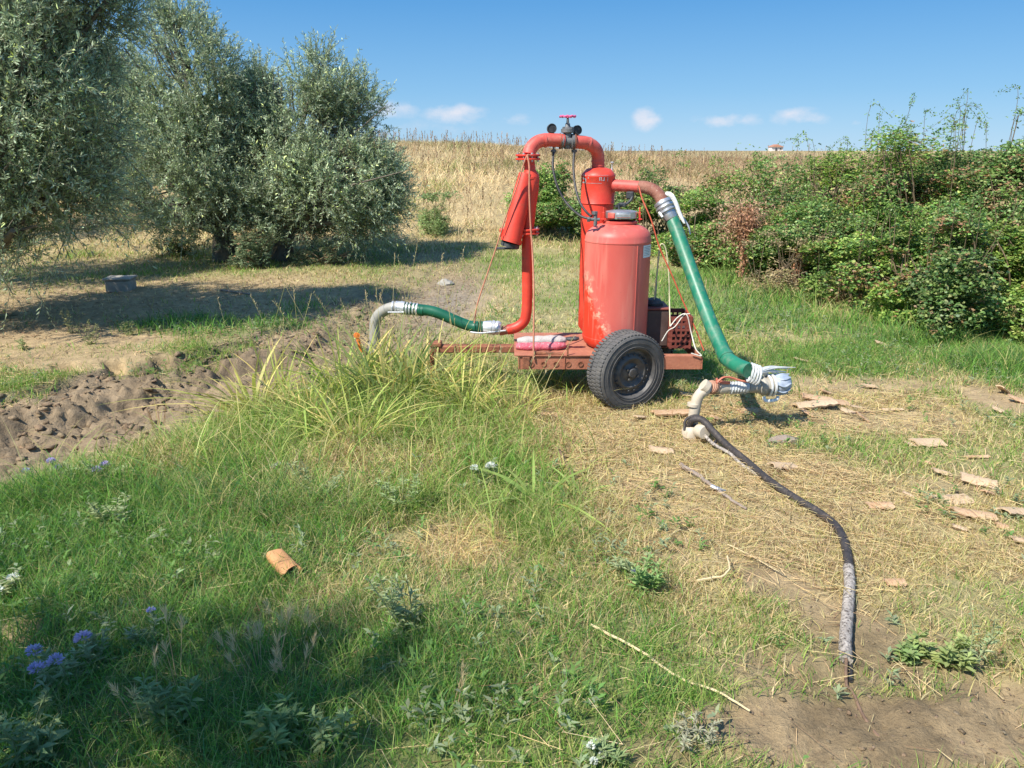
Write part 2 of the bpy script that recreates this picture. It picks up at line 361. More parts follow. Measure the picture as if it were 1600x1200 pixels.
def surf(name, c1, c2, scale=12, rough=.6, metal=0, bump=.15, c3=None, t3=.62, bscale=None, spec=.5, detail=6, w3=.06, streak=None):
    m, nt, b = newmat(name); tcn = N(nt, 'ShaderNodeTexCoord'); src = tcn.outputs['Object']
    if streak:
        mpn = N(nt, 'ShaderNodeMapping'); mpn.inputs['Scale'].default_value = streak; nt.links.new(src, mpn.inputs[0]); vsrc = mpn.outputs[0]
    else: vsrc = src
    n = N(nt, 'ShaderNodeTexNoise'); n.inputs['Scale'].default_value = scale; n.inputs['Detail'].default_value = detail; n.inputs['Roughness'].default_value = .65
    nt.links.new(vsrc, n.inputs['Vector']); r = N(nt, 'ShaderNodeValToRGB'); nt.links.new(n.outputs[0], r.inputs[0])
    r.color_ramp.elements[0].position = .35; r.color_ramp.elements[1].position = .66
    r.color_ramp.elements[0].color = (*c1, 1); r.color_ramp.elements[1].color = (*c2, 1); c = r.outputs[0]
    if c3:
        n3 = N(nt, 'ShaderNodeTexNoise'); n3.inputs['Scale'].default_value = scale * 2.3; n3.inputs['Detail'].default_value = 8; n3.inputs['Roughness'].default_value = .7
        nt.links.new(src, n3.inputs['Vector']); mr = N(nt, 'ShaderNodeMapRange'); nt.links.new(n3.outputs[0], mr.inputs[0])
        mr.inputs[1].default_value = t3 - w3; mr.inputs[2].default_value = t3 + w3
        mix = N(nt, 'ShaderNodeMixRGB'); nt.links.new(mr.outputs[0], mix.inputs[0]); nt.links.new(c, mix.inputs[1]); mix.inputs[2].default_value = (*c3, 1); c = mix.outputs[0]
    nt.links.new(c, b.inputs['Base Color']); b.inputs['Metallic'].default_value = metal; b.inputs['Specular IOR Level'].default_value = spec
    rr = N(nt, 'ShaderNodeMapRange'); nt.links.new(n.outputs[0], rr.inputs[0]); rr.inputs[3].default_value = max(.05, rough - .12); rr.inputs[4].default_value = min(1, rough + .15)
    nt.links.new(rr.outputs[0], b.inputs['Roughness'])
    if bump:
        nb = N(nt, 'ShaderNodeTexNoise'); nb.inputs['Scale'].default_value = bscale or scale * 5; nb.inputs['Detail'].default_value = 5; nt.links.new(src, nb.inputs['Vector'])
        bp = N(nt, 'ShaderNodeBump'); bp.inputs['Strength'].default_value = bump; bp.inputs['Distance'].default_value = .01
        nt.links.new(nb.outputs[0], bp.inputs['Height']); nt.links.new(bp.outputs[0], b.inputs['Normal'])
    return m
M = {}
M['grass'] = foliage('grass_blades', .6, .36, spec=.18)
M['weed'] = foliage('weed_leaves', .75, .34, spec=.08)
M['dry'] = foliage('dry_stalks', .7, .25, spec=.2)
M['olive'] = foliage('olive_leaves', .5, .22, back=(.36, .45, .29), spec=.35)
M['bramble'] = foliage('bramble_leaves', .45, .32, spec=.4)
M['bark'] = surf('olive_bark', (.10, .085, .065), (.19, .165, .13), 14, .9, bump=.6)
M['twig'] = surf('bramble_stem', (.10, .07, .04), (.20, .15, .09), 20, .85, bump=.3)
RED = (.62, .045, .03)
M['red'] = surf('red_paint', (.60, .040, .022), (.70, .065, .035), 8, .48, bump=.1, c3=(.34, .07, .04), t3=.64, w3=.08)
M['redf'] = surf('sun_faded_red_paint', (.52, .065, .05), (.62, .12, .09), 6, .55, bump=.12, c3=(.60, .22, .16), t3=.62, w3=.1)
M['rust'] = surf('rusted_steel', (.17, .06, .03), (.33, .13, .07), 22, .85, bump=.4, c3=(.10, .05, .035), t3=.6)
M['rustred'] = surf('rusty_red_oxide', (.34, .12, .07), (.42, .17, .10), 14, .75, bump=.25, c3=(.2, .08, .05), t3=.64)
M['steel'] = surf('galvanised_steel', (.42, .44, .46), (.62, .63, .64), 18, .38, metal=.75, bump=.12, c3=(.3, .28, .25), t3=.68)
M['alu'] = surf('dull_aluminium', (.5, .51, .52), (.7, .7, .7), 20, .45, metal=.6, bump=.1)
M['iron'] = surf('dark_cast_iron', (.035, .04, .045), (.09, .095, .10), 30, .6, metal=.3, bump=.3, c3=(.14, .08, .05), t3=.66)
M['greyiron'] = surf('grey_cast_valve', (.10, .11, .115), (.20, .20, .20), 30, .6, metal=.3, bump=.3)
M['rubber'] = surf('dusty_tyre_rubber', (.07, .07, .07), (.12, .115, .11), 10, .9, bump=.15, c3=(.18, .165, .14), t3=.66, w3=.12)
M['rim'] = surf('black_wheel_paint', (.05, .05, .052), (.11, .105, .10), 14, .5, bump=.1, c3=(.09, .075, .06), t3=.68, w3=.1)
M['pvcg'] = surf('weathered_grey_pvc', (.25, .25, .22), (.38, .36, .31), 8, .55, bump=.08, c3=(.30, .24, .17), t3=.62, w3=.1)
M['pvcb'] = surf('beige_pvc', (.46, .40, .31), (.58, .51, .40), 9, .6, bump=.1, c3=(.34, .25, .17), t3=.66, w3=.1)
M['green'] = surf('green_hose_plastic', (.010, .15, .085), (.018, .20, .115), 7, .42, bump=.06, c3=(.14, .22, .15), t3=.60, w3=.14)
M['dgreen'] = surf('dark_green_hose', (.006, .085, .045), (.012, .12, .065), 8, .4, bump=.05, c3=(.05, .15, .10), t3=.7)
M['white'] = surf('white_tape', (.62, .64, .64), (.78, .78, .76), 14, .6, bump=.2)
M['bluepl'] = surf('blue_grey_plastic_wrap', (.22, .28, .36), (.42, .47, .54), 16, .4, bump=.4, bscale=40)
M['palewrap'] = surf('pale_plastic_wrap', (.42, .45, .46), (.60, .62, .62), 16, .4, bump=.4, bscale=40)
M['browntape'] = surf('brown_tape', (.34, .17, .11), (.45, .26, .18), 20, .6, bump=.3)
M['redstrip'] = surf('red_rubber_strip', (.50, .13, .08), (.6, .2, .13), 20, .6, bump=.2)
M['pink'] = surf('pink_handwheel_paint', (.62, .07, .22), (.72, .14, .30), 20, .5, bump=.1)
M['black'] = surf('black_rubber_hose', (.018, .018, .02), (.04, .04, .042), 20, .55, bump=.2)
M['sheath'] = surf('black_corrugated_sheath', (.022, .019, .02), (.05, .044, .042), 20, .65, bump=.3, c3=(.14, .11, .085), t3=.62, w3=.1)
M['whwrap'] = surf('dirty_white_wrapping', (.28, .245, .21), (.50, .45, .39), 30, .75, bump=.7, c3=(.07, .055, .045), t3=.55, bscale=90)
M['rope'] = surf('orange_brown_rope', (.40, .15, .09), (.55, .24, .15), 30, .8, bump=.3)
M['redwire'] = surf('red_wire', (.45, .07, .03), (.55, .11, .05), 30, .6, bump=.1)
M['palewire'] = surf('pale_yellow_wire', (.55, .50, .30), (.65, .6, .42), 30, .6, bump=.1)
M['string'] = surf('white_string', (.6, .58, .5), (.75, .72, .65), 30, .8, bump=.2)
M['bluewire'] = surf('grey_blue_wire', (.10, .14, .18), (.18, .23, .28), 30, .6, bump=.1)
M['crate'] = surf('dark_red_plastic_crate', (.15, .035, .025), (.24, .06, .04), 10, .6, bump=.1)
M['dbox'] = surf('dark_brown_case', (.06, .035, .03), (.10, .065, .055), 12, .6, bump=.15)
M['pinksack'] = surf('pink_woven_sack', (.48, .07, .11), (.62, .16, .19), 26, .85, bump=.6, c3=(.55, .45, .45), t3=.6, bscale=120)
M['greysack'] = surf('dusty_grey_fleece', (.36, .33, .31), (.5, .46, .43), 26, .95, bump=.7, bscale=120)
M['orange'] = surf('orange_plastic', (.80, .20, .03), (.85, .27, .05), 20, .45, bump=.05)
M['tile'] = surf('broken_clay_shard', (.40, .24, .13), (.52, .33, .19), 14, .88, bump=.4, c3=(.52, .38, .24), t3=.56, w3=.12)
M['tilep'] = surf('pale_clay_shard', (.46, .33, .20), (.58, .43, .28), 14, .88, bump=.4, c3=(.34, .24, .16), t3=.62, w3=.1)
M['tileo'] = surf('orange_clay_pipe', (.46, .22, .09), (.54, .28, .12), 9, .85, bump=.2, c3=(.36, .17, .08), t3=.68)
M['concrete'] = surf('old_concrete', (.28, .26, .22), (.38, .36, .31), 14, .9, bump=.4)
M['stone'] = surf('white_limestone', (.58, .54, .46), (.72, .69, .62), 8, .9, bump=.5)
M['wall'] = surf('whitewashed_wall', (.68, .64, .60), (.78, .74, .70), 4, .9, bump=.1)
M['roof'] = surf('terracotta_roof', (.34, .15, .09), (.44, .22, .14), 4, .85, bump=.3)
M['darkwin'] = surf('dark_opening', (.05, .05, .05), (.08, .08, .08), 4, .6, bump=0)
M['wood'] = surf('dead_wood', (.12, .075, .05), (.22, .14, .09), 25, .9, bump=.5)
M['greywood'] = surf('grey_dead_wood', (.22, .17, .14), (.33, .27, .22), 25, .9, bump=.5)
M['strawm'] = surf('pale_straw', (.55, .43, .24), (.66, .55, .33), 25, .8, bump=.2)
M['petal'] = foliage('flower_petals', .6, .3, spec=.2)
M['paper'] = surf('printed_label', (.62, .66, .70), (.75, .78, .80), 30, .5, bump=0)
# gold ground material: vertex colour broken up with noise and grit
def ground_mat():
    m, nt, b = newmat('soil_and_thatch'); a = N(nt, 'ShaderNodeVertexColor', layer_name='Col'); tcn = N(nt, 'ShaderNodeTexCoord')
    n1 = N(nt, 'ShaderNodeTexNoise'); n1.inputs['Scale'].default_value = 9; n1.inputs['Detail'].default_value = 9; n1.inputs['Roughness'].default_value = .72
    n2 = N(nt, 'ShaderNodeTexNoise'); n2.inputs['Scale'].default_value = 60; n2.inputs['Detail'].default_value = 6; n2.inputs['Roughness'].default_value = .7
    for n in (n1, n2): nt.links.new(tcn.outputs['Object'], n.inputs['Vector'])
    s = Mth(nt, 'ADD', Mth(nt, 'MULTIPLY', n1.outputs[0], 1.1), Mth(nt, 'MULTIPLY', n2.outputs[0], .8)); s = Mth(nt, 'ADD', s, .02)
    vm = N(nt, 'ShaderNodeVectorMath', operation='SCALE'); nt.links.new(a.outputs[0], vm.inputs[0]); nt.links.new(s, vm.inputs['Scale'])
    nt.links.new(vm.outputs[0], b.inputs['Base Color']); b.inputs['Roughness'].default_value = .95; b.inputs['Specular IOR Level'].default_value = .2
    bp = N(nt, 'ShaderNodeBump'); bp.inputs['Strength'].default_value = 1.0; bp.inputs['Distance'].default_value = .03
    nt.links.new(Mth(nt, 'ADD', n1.outputs[0], Mth(nt, 'MULTIPLY', n2.outputs[0], .45)), bp.inputs['Height']); nt.links.new(bp.outputs[0], b.inputs['Normal'])
    return m
M['ground'] = ground_mat()

# ------------------------------------------------------------------ GROUND
def axis(lo, hi, step, f0, f1, g=1.13):
    c = list(np.arange(f0, f1, step)); d = step; v = f0
    left = []
    while v > lo: d *= g; v -= d; left.append(v)
    d = step; v = c[-1]; right = []
    while v < hi: d *= g; v += d; right.append(v)
    return np.array(left[::-1] + c + right)
gx = axis(-2500, 2500, .022, -5.2, 3.2); gy = axis(-900, 6000, .022, 1.2, 8.0, 1.05)
X, Y = np.meshgrid(gx, gy, indexing='ij'); xs = X.ravel(); ys = Y.ravel()
zs = gh(xs, ys); fl = fields(xs, ys)
soil = np.array([.42, .31, .175]); mud = np.array([.27, .205, .135]); red = np.array([.34, .22, .13]); thatch = np.array([.40, .34, .17]); grn = np.array([.17, .21, .07]); dryf = np.array([.42, .32, .17])
def mixc(a, b, t): return a * (1 - t[:, None]) + b * t[:, None]
C = np.tile(thatch, (len(xs), 1)); C = mixc(C, np.tile(grn, (len(xs), 1)), np.clip(fl['green'], 0, 1) * .9)
C = mixc(C, np.tile(dryf, (len(xs), 1)), np.maximum(fl['straw'] * .8, fl['hill'] * .9))
C = mixc(C, np.tile(soil, (len(xs), 1)), np.clip(fl['dirt'] * 1.1, 0, 1)); C = mixc(C, np.tile(mud, (len(xs), 1)), fl['ditch'] * .8)
grit = fbm(xs * 6, ys * 6, 4); g3 = fbm(xs * 26, ys * 26, 4); C = C * (0.6 + .4 * grit + .4 * g3)[:, None]; dk = np.clip(fl['dirt'], 0, 1) * (1 - sm(3.0, 4.5, ys)) + fl['ditch'] * sm(.45, .6, fbm(xs * 2.2, ys * 2.2, 3)) * .8; C = C * (1 - (.16 + .24 * sm(.42, .6, fbm(xs * 2.7 + 4, ys * 2.7, 3))) * dk)[:, None]
wet = np.exp(-(((xs + .75) / .45) ** 2 + ((ys - 9.3) / 1.4) ** 2)); C = mixc(C, np.tile([.24, .22, .20], (len(xs), 1)), wet * .6)
fr = sm(25, 60, ys); C = mixc(C, np.tile([.37, .30, .18], (len(xs), 1)) * (.75 + .5 * fbm(xs * .08, ys * .03, 4))[:, None], fr)
nx, ny = len(gx), len(gy); I = np.arange(nx * ny).reshape(nx, ny)
q = np.stack([I[:-1, :-1], I[1:, :-1], I[1:, 1:], I[:-1, 1:]], -1).reshape(-1, 4)
g = link('ground', raw_mesh('ground', np.stack([xs, ys, zs], 1), q.ravel(), np.arange(len(q)) * 4, C), M['ground'])
tag(g, kind='structure')

# ------------------------------------------------------------------ GRASS (stuff)
def scatter(n, ylo, yhi, mrg=1.4, power=1.0, slope=.70):
    y = ylo + (yhi - ylo) * rng.random(n) ** power
    hw = slope * y + mrg; x = (rng.random(n) * 2 - 1) * hw
    return x, y
GREEN = np.array([.16, .32, .06]); GREEN2 = np.array([.27, .37, .09]); YEL = np.array([.50, .46, .19]); STRW = np.array([.62, .51, .28]); BROWN = np.array([.30, .20, .11]); BLUEG = np.array([.10, .21, .075])
def grass_pass(S, n, ylo, yhi, power, hscale, wd, seg):
    x, y = scatter(n, ylo, yhi, power=power); f = fields(x, y)
    keep = rng.random(n) < f['dens'] * (.55 + .45 * sm(.3, .55, f['n2'])); keep &= (f['hill'] < .6)
    x = x[keep]; y = y[keep]; f = {k: v[keep] for k, v in f.items()}; n = len(x)
    isg = rng.random(n) < f['green'] * 1.05
    base = np.where((rng.random(n) < .5 + .5 * f['lush'])[:, None], GREEN, GREEN2); base = np.where((rng.random(n) < f['lush'] * .35)[:, None], BLUEG, base)
    dry = np.where((rng.random(n) < .6)[:, None], STRW, YEL); dry = np.where((rng.random(n) < .12)[:, None], BROWN, dry)
    C = cvar(np.where(isg[:, None], base, dry), n, .28, .1)
    H = f['h'] * hscale * (.5 + 1.0 * rng.random(n)); H *= np.where(isg, 1, .9)
    lean = .25 + rng.random(n) * (.75 + .4 * f['straw'] + .3 * (~isg))
    P = np.stack([x, y, gh(x, y) - .004], 1); w = wd * (.6 + .8 * rng.random(n))
    tip = np.where((isg & (rng.random(n) < .25))[:, None], YEL * .9, C)
    S.blades(P, rng.random(n) * 6.283, H, lean, w, C, seg, tipc=tip)
S = Strips()
grass_pass(S, 150000, 1.45, 3.6, .8, 1.0, .0036, 3)
grass_pass(S, 190000, 3.4, 7.0, .85, 1.05, .0052, 3)
grass_pass(S, 130000, 6.6, 16.5, .85, 1.15, .009, 2)
tag(S.build('grass', M['grass']), kind='stuff', label='short green and yellowing grass over the ground', )
# long loose grass round the weeds
S = Strips(); n = 60000; x, y = scatter(n, 2.2, 9.5, 1.2); f = fields(x, y); k = rng.random(n) < f['tall'] * (1 - f['dirt'] * .6) * .55 * sm(.38, .62, fbm(x * 2.5, y * 2.5, 3)); x = x[k]; y = y[k]; n = len(x)
C = cvar(np.where((rng.random(n) < .55)[:, None], GREEN2 * 1.15, YEL * 1.1), n, .3, .1)
S.blades(np.stack([x, y, gh(x, y)], 1), rng.random(n) * 6.283, .12 + .42 * rng.random(n) ** 2.2, .2 + rng.random(n) * 1.1, .003 + .006 * rng.random(n) ** 1.5, C, 5, droop=.48)
tag(S.build('long_grass', M['grass']), kind='stuff')
# loose straw lying on the ground
S = Strips(); n = 130000; x, y = scatter(n, 1.6, 7.5, 1.2, .8); f = fields(x, y)
k = rng.random(n) < np.clip(f['straw'] * 1.0 + .10 * (1 - f['dirt']) + .05, 0, 1) * (1 - f['lush'] * .6) * (1 - .75 * np.clip(f['dirt'], 0, 1)) * (.35 + .65 * sm(.35, .6, f['n1'])); x = x[k]; y = y[k]; n = len(x)
L = .04 + .16 * rng.random(n) ** 1.6; a = rng.random(n) * 6.283; z = gh(x, y) + .004 + .035 * rng.random(n) ** 2
A = np.stack([x, y, z], 1); B = A + np.stack([np.cos(a) * L, np.sin(a) * L, (rng.random(n) - .45) * .35 * L], 1)
C = cvar(np.where((rng.random(n) < .8)[:, None], np.array([.74, .60, .33]), BROWN * 1.2), n, .25, .06)
S.line(A, B, (.0009 + .0008 * rng.random(n)) * (1 + .15 * (y - 2)), .0009, C)
tag(S.build('straw', M['dry']), kind='stuff')
# broad small weed leaves through the lawn
S = Strips(); n = 11000; x, y = scatter(n, 1.6, 8.5, 1.2, .8); f = fields(x, y); k = (rng.random(n) < f['dens'] * (.4 + .6 * f['lush'])) & (fbm(x * 1.7 + 40, y * 1.7, 3) > .5); x = x[k]; y = y[k]; n = len(x)
m = 9; cx = np.repeat(x, m); cy = np.repeat(y, m); a = rng.random(n * m) * 6.283; up = .15 + rng.random(n * m) * .8
P = np.stack([cx, cy, gh(cx, cy) + rng.random(n * m) * np.repeat(.03 + .10 * rng.random(n) ** 2, m)], 1); D = np.stack([np.cos(a), np.sin(a), up], 1)
C = cvar(np.where((rng.random(n) < .5)[:, None], np.array([.28, .34, .19]), np.array([.16, .28, .08])).repeat(m, 0), n * m, .2, .07)
S.leaves(P, D, np.tile([0, 0, 1.], (n * m, 1)), .018 + .03 * rng.random(n * m), .007 + .009 * rng.random(n * m), C, .2, .15)
tag(S.build('low_weeds', M['grass']), kind='stuff')
# hill meadow
S = Strips(); n = 200000; y = 12.4 + 34 * rng.random(n) ** 1.5; x = -.62 * y - 1 + (1.35 * y + 4) * rng.random(n)
f = fields(x, y); k = rng.random(n) < np.clip(f['hill'] + .1, 0, 1) * (.35 + .65 * sm(.3, .6, f['n1'])); x = x[k]; y = y[k]; f = {q_: v[k] for q_, v in f.items()}; n = len(x)
redz = sm(14, 24, y) * sm(-3, 3, x); tone = fbm(x * .5 + 3, y * .5 + 70, 3)
base = np.where((rng.random(n) < f['green'] * 1.1)[:, None], np.array([.27, .31, .11]), np.array([.60, .49, .28]))
base = base * (1 - .5 * redz[:, None]) + np.array([.38, .24, .15]) * .5 * redz[:, None]; base = base * (.55 + .95 * tone)[:, None]
base = np.where((rng.random(n) < .1)[:, None], np.array([.20, .12, .07]), base) * (1 - .22 * sm(18, 30, y))[:, None]
C = cvar(base, n, .22, .07); H = f['h'] * (.55 + .8 * rng.random(n)) * (.8 + .5 * tone)
S.blades(np.stack([x, y, gh(x, y) - .01], 1), rng.random(n) * 6.283, H, .3 + 1.2 * rng.random(n), .006 + .0005 * y, C, 3, tipc=np.clip(C * 1.15, 0, 1), droop=.35)
n = 1300; y = 14 + 24 * rng.random(n); x = -.3 * y + (.95 * y) * rng.random(n); H = .28 + .28 * rng.random(n); P = np.stack([x, y, gh(x, y)], 1); T = P + np.stack([(rng.random(n) - .5) * .15, (rng.random(n) - .5) * .1, H], 1)
C = cvar([.40, .28, .17], n, .3); S.line(P, T, .004, .003, C)
for j in range(5):
    a = rng.random(n) * 6.283; S.leaves(T - np.array([0, 0, .05]) * j, np.stack([np.cos(a) * .5, np.sin(a) * .5, np.ones(n)], 1), np.stack([np.sin(a), np.cos(a), np.ones(n) * .2], 1), .07, .03, C * .8)
tag(S.build('dry_meadow_grass', M['dry']), kind='stuff')
# far field tussocks
S = Strips(); n = 60000; y = 44 + 200 * rng.random(n) ** 2; x = -.25 * y + (1.05 * y) * rng.random(n)
C = cvar(np.array([.44, .36, .21]) * (.7 + .6 * fbm(x * .07, y * .03, 3))[:, None], n, .25)
S.blades(np.stack([x, y, gh(x, y) - .02], 1), rng.random(n) * 6.283, .12 + .2 * rng.random(n), .4 * rng.random(n), .0012 * y, C, 2)
tag(S.build('far_field_grass', M['dry']), kind='stuff')
# leaf litter under the olives and clods in the mud
S = Strips(); n = 16000; x = -9 + 8.5 * rng.random(n); y = 7 + 7 * rng.random(n); a = rng.random(n) * 6.283
C = cvar(np.where((rng.random(n) < .5)[:, None], np.array([.26, .17, .10]), np.array([.42, .33, .2])), n, .3)
S.leaves(np.stack([x, y, gh(x, y) + .006], 1), np.stack([np.cos(a), np.sin(a), .2 * rng.random(n)], 1), np.tile([0, 0, 1.], (n, 1)), .06, .014, C, .1)
tag(S.build('leaf_litter', M['dry']), kind='stuff')
def clods(n, gen, rmin, rmax, name, c):
    ico = [(0, 0, 1), (.9, 0, .3), (.28, .85, .35), (-.72, .52, .4), (-.72, -.52, .3), (.28, -.85, .35), (.7, .5, -.5), (-.3, .8, -.5), (-.9, 0, -.5), (-.3, -.8, -.5), (.7, -.5, -.5), (0, 0, -1)]
    fc = [(0, 1, 2), (0, 2, 3), (0, 3, 4), (0, 4, 5), (0, 5, 1), (1, 6, 2), (2, 6, 7), (2, 7, 3), (3, 7, 8), (3, 8, 4), (4, 8, 9), (4, 9, 5), (5, 9, 10), (5, 10, 1), (1, 10, 6), (11, 7, 6), (11, 8, 7), (11, 9, 8), (11, 10, 9), (11, 6, 10)]
    x, y = gen(n); n = len(x); r = rmin + (rmax - rmin) * rng.random(n) ** 2.5
    V = np.array(ico)[None] * (1 + (rng.random((n, 12, 1)) - .5) * 1.35) * r[:, None, None] * np.stack([.7 + rng.random(n) * .9, .5 + .7 * rng.random(n), .25 + .45 * rng.random(n)], 1)[:, None]
    a = rng.random(n) * 6.283; ca = np.cos(a)[:, None]; sa = np.sin(a)[:, None]; V = np.stack([V[..., 0] * ca - V[..., 1] * sa, V[..., 0] * sa + V[..., 1] * ca, V[..., 2]], -1)
    V = V + np.stack([x, y, gh(x, y) - r * .05], 1)[:, None]; S = Strips(); S._push(V, cvar(c, n, .2, .05), [], fc); return tag(S.build(name, M['ground'], smooth=False), kind='stuff')
def gd(n):
    x, y = scatter(n, 3.2, 9, 1.5); x = -np.abs(x); f = fields(x, y); k = rng.random(n) < f['ditch'] * .8 * sm(.4, .6, fbm(x * 3, y * 3, 3)) + .02; return x[k], y[k]
clods(22000, gd, .003, .04, 'mud_clods', [.27, .20, .125])
def gs(n):
    x, y = scatter(n, 1.5, 3.4, 1.2); f = fields(x, y); k = rng.random(n) < f['dirt'] * .8; return x[k], y[k]
clods(16000, gs, .0015, .009, 'soil_crumbs', [.28, .205, .13])

# ------------------------------------------------------------------ OLIVE TREES
def olive_tree(base, lobes, label, shoots=2600, leaf=.055, trunk_r=.13, lean=(0, 0), group='olive trees of the grove', tint=1.0):
    """lobes: (x,y,z,rx,ry,rz)"""
    root = thing('olive_tree', base, label, 'tree', group); b = Vector(base)
    tb = MB(); fork = b + Vector((lean[0], lean[1], .55))
    tb.tube(cr([b - Vector((0, 0, .15)), b + Vector((lean[0] * .4, lean[1] * .4, .25)), fork], 5), [trunk_r * (1.5 - .07 * i) for i in range(11)], 10)
    lob = [(Vector(l[:3]), l[3:]) for l in lobes]
    for i, (c, r) in enumerate(lob):
        m1 = fork.lerp(c, .45) + Vector((random.uniform(-.15, .15), random.uniform(-.15, .15), random.uniform(-.05, .2)))
        pts = cr([fork - Vector((0, 0, .1)), m1, c], 5); tb.tube(pts, [trunk_r * .55 * (1 - .8 * j / (len(pts) - 1)) for j in range(len(pts))], 7)
        for k in range(4):
            e = c + Vector((random.gauss(0, 1) * r[0] * .6, random.gauss(0, 1) * r[1] * .6, random.uniform(-.2, .9) * r[2]))
            tb.tube(cr([m1.lerp(c, .6), m1.lerp(e, .6) + Vector((0, 0, .05)), e], 3), [.022 * trunk_r / .13 * (1 - .12 * j) for j in range(7)], 5)
    tb.build('trunk', M['bark'], root)
    vol = np.array([r[0] * r[1] + r[0] * r[2] for c, r in lob]); pick = rng.choice(len(lob), shoots, p=vol / vol.sum())
    cen = np.array([tuple(c) for c, r in lob])[pick]; rad = np.array([r for c, r in lob])[pick]
    u = rng.normal(size=(shoots, 3)); u /= np.linalg.norm(u, axis=1, keepdims=True); rr = .35 + .65 * rng.random(shoots) ** .55
    # clumping: leave gaps
    P = cen + u * rad * rr[:, None]; cl = fbm(P[:, 0] * 2.8 + P[:, 2] * 1.3, P[:, 2] * 2.9 + P[:, 1] * 1.5, 3); keep = cl > .435; P = P[keep]; u = u[keep]; n = len(P)
    SL = .22 + .30 * rng.random(n); D = u * .7 + np.array([0, 0, .75]) + rng.normal(size=(n, 3)) * .35; D /= np.linalg.norm(D, axis=1, keepdims=True)
    D[:, 2] -= (rng.random(n) < .25) * .8
    S = Strips(); K = 22; stem = cvar([.20, .19, .14], n, .2); mid = P + D * (SL * .5)[:, None]; end = P + D * SL[:, None]; end[:, 2] -= SL * .12
    S.line(P, mid, .004, .003, stem); S.line(mid, end, .003, .001, stem)
    tone = .65 + .75 * rng.random(n) * fbm(P[:, 0] * 1.5, P[:, 2] * 1.5, 2) * 1.5
    for j in range(K):
        t = (j + .5) / K; pos = np.where(t < .5, 1, 0) * (P + (mid - P) * (2 * t)) + np.where(t >= .5, 1, 0) * (mid + (end - mid) * (2 * t - 1))
        o = rng.normal(size=(n, 3)); o -= D * np.sum(o * D, 1, keepdims=True); o /= np.linalg.norm(o, axis=1, keepdims=True)
        LD = D * .75 + o * .8 + rng.normal(size=(n, 3)) * .15; nn = rng.normal(size=(n, 3)) + D * .6 + np.array([0, 0, .6])
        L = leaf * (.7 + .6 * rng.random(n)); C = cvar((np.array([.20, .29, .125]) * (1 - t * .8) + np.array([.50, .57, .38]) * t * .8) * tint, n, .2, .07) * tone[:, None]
        yg = rng.random(n) < .08; C[yg] = C[yg] * np.array([1.9, 1.8, 1.1])
        S.leaves(pos, LD, nn, L, L * .24, C, .12, .06)
    S.build('crown', M['olive'], root)
    return root
def lob(px, py, rp, Y, dy=0, ry=None, sx=1, sz=1):
    c = W(px, py, Y + dy); r = rp * pxm(Y); return (c.x, c.y, c.z, r * sx, (ry or r), r * sz)
def gbase(x, y): return (x, y, gz(x, y))
Y1 = 7.5
L1 = [lob(-20, -60, 110, Y1), lob(95, -20, 75, Y1, .3), lob(140, 70, 55, Y1, .4), lob(40, 90, 100, Y1, -.2), lob(-110, 100, 140, Y1), lob(110, 190, 75, Y1, .2), lob(10, 230, 100, Y1, -.3), lob(70, 310, 80, Y1, 0),
      lob(-60, 330, 90, Y1, .2), lob(20, 360, 55, Y1, -.5), lob(-130, 240, 130, Y1, .5), lob(130, 290, 45, Y1, .3), lob(-230, 60, 150, Y1, .2), lob(-240, 240, 120, Y1, -.2), lob(80, 110, 80, Y1, .6), lob(60, 250, 90, Y1, .5), lob(150, 20, 50, Y1, .5)]
olive_tree(gbase(-5.7, 7.9), L1, 'big dark olive tree cut by the left edge of the picture', 11000, .052, .2)
Y2 = 12.2
L2 = [lob(285, 60, 42, Y2), lob(225, 100, 50, Y2, .2), lob(320, 110, 45, Y2, -.2), lob(270, 160, 75, Y2), lob(345, 190, 55, Y2, .1), lob(190, 170, 55, Y2, .6), lob(300, 240, 85, Y2, -.3), lob(375, 290, 55, Y2, -.3), lob(290, 310, 60, Y2, -.5), lob(335, 335, 48, Y2, -.2), lob(250, 60, 30, Y2, .2), lob(165, 120, 42, Y2, .3), lob(200, 230, 50, Y2, .5), lob(270, 35, 20, Y2), lob(205, 325, 42, Y2, .2), lob(385, 345, 34, Y2, -.1)]
olive_tree(gbase(-4.6, 12.4), L2, 'tall olive tree between the big left one and the one with the forked trunk', 7000, .056, .16)
Y3 = 12.4
L3 = [lob(478, 130, 38, Y3), lob(525, 150, 36, Y3, -.1), lob(430, 165, 42, Y3, .2), lob(470, 210, 70, Y3, 0), lob(545, 225, 55, Y3, .1), lob(585, 265, 38, Y3, -.1), lob(425, 265, 60, Y3, -.3), lob(510, 290, 74, Y3, -.3), lob(580, 325, 42, Y3, 0), lob(405, 320, 42, Y3, -.3), lob(555, 338, 38, Y3, -.2), lob(480, 330, 36, Y3, .3), lob(585, 205, 20, Y3), lob(598, 300, 32, Y3), lob(395, 235, 48, Y3, .4), lob(420, 190, 36, Y3, .3), lob(505, 100, 16, Y3), lob(575, 350, 30, Y3, -.2), lob(425, 350, 30, Y3, .2), lob(525, 352, 32, Y3, .3), lob(385, 165, 34, Y3, .8), lob(560, 172, 36, Y3, .1), lob(592, 232, 34, Y3, .1), lob(440, 128, 26, Y3, .2), lob(405, 140, 30, Y3, .5), lob(575, 290, 45, Y3, .2)]
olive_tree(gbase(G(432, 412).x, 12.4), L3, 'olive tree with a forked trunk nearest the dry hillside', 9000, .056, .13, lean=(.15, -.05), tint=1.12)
Y4 = 17.0
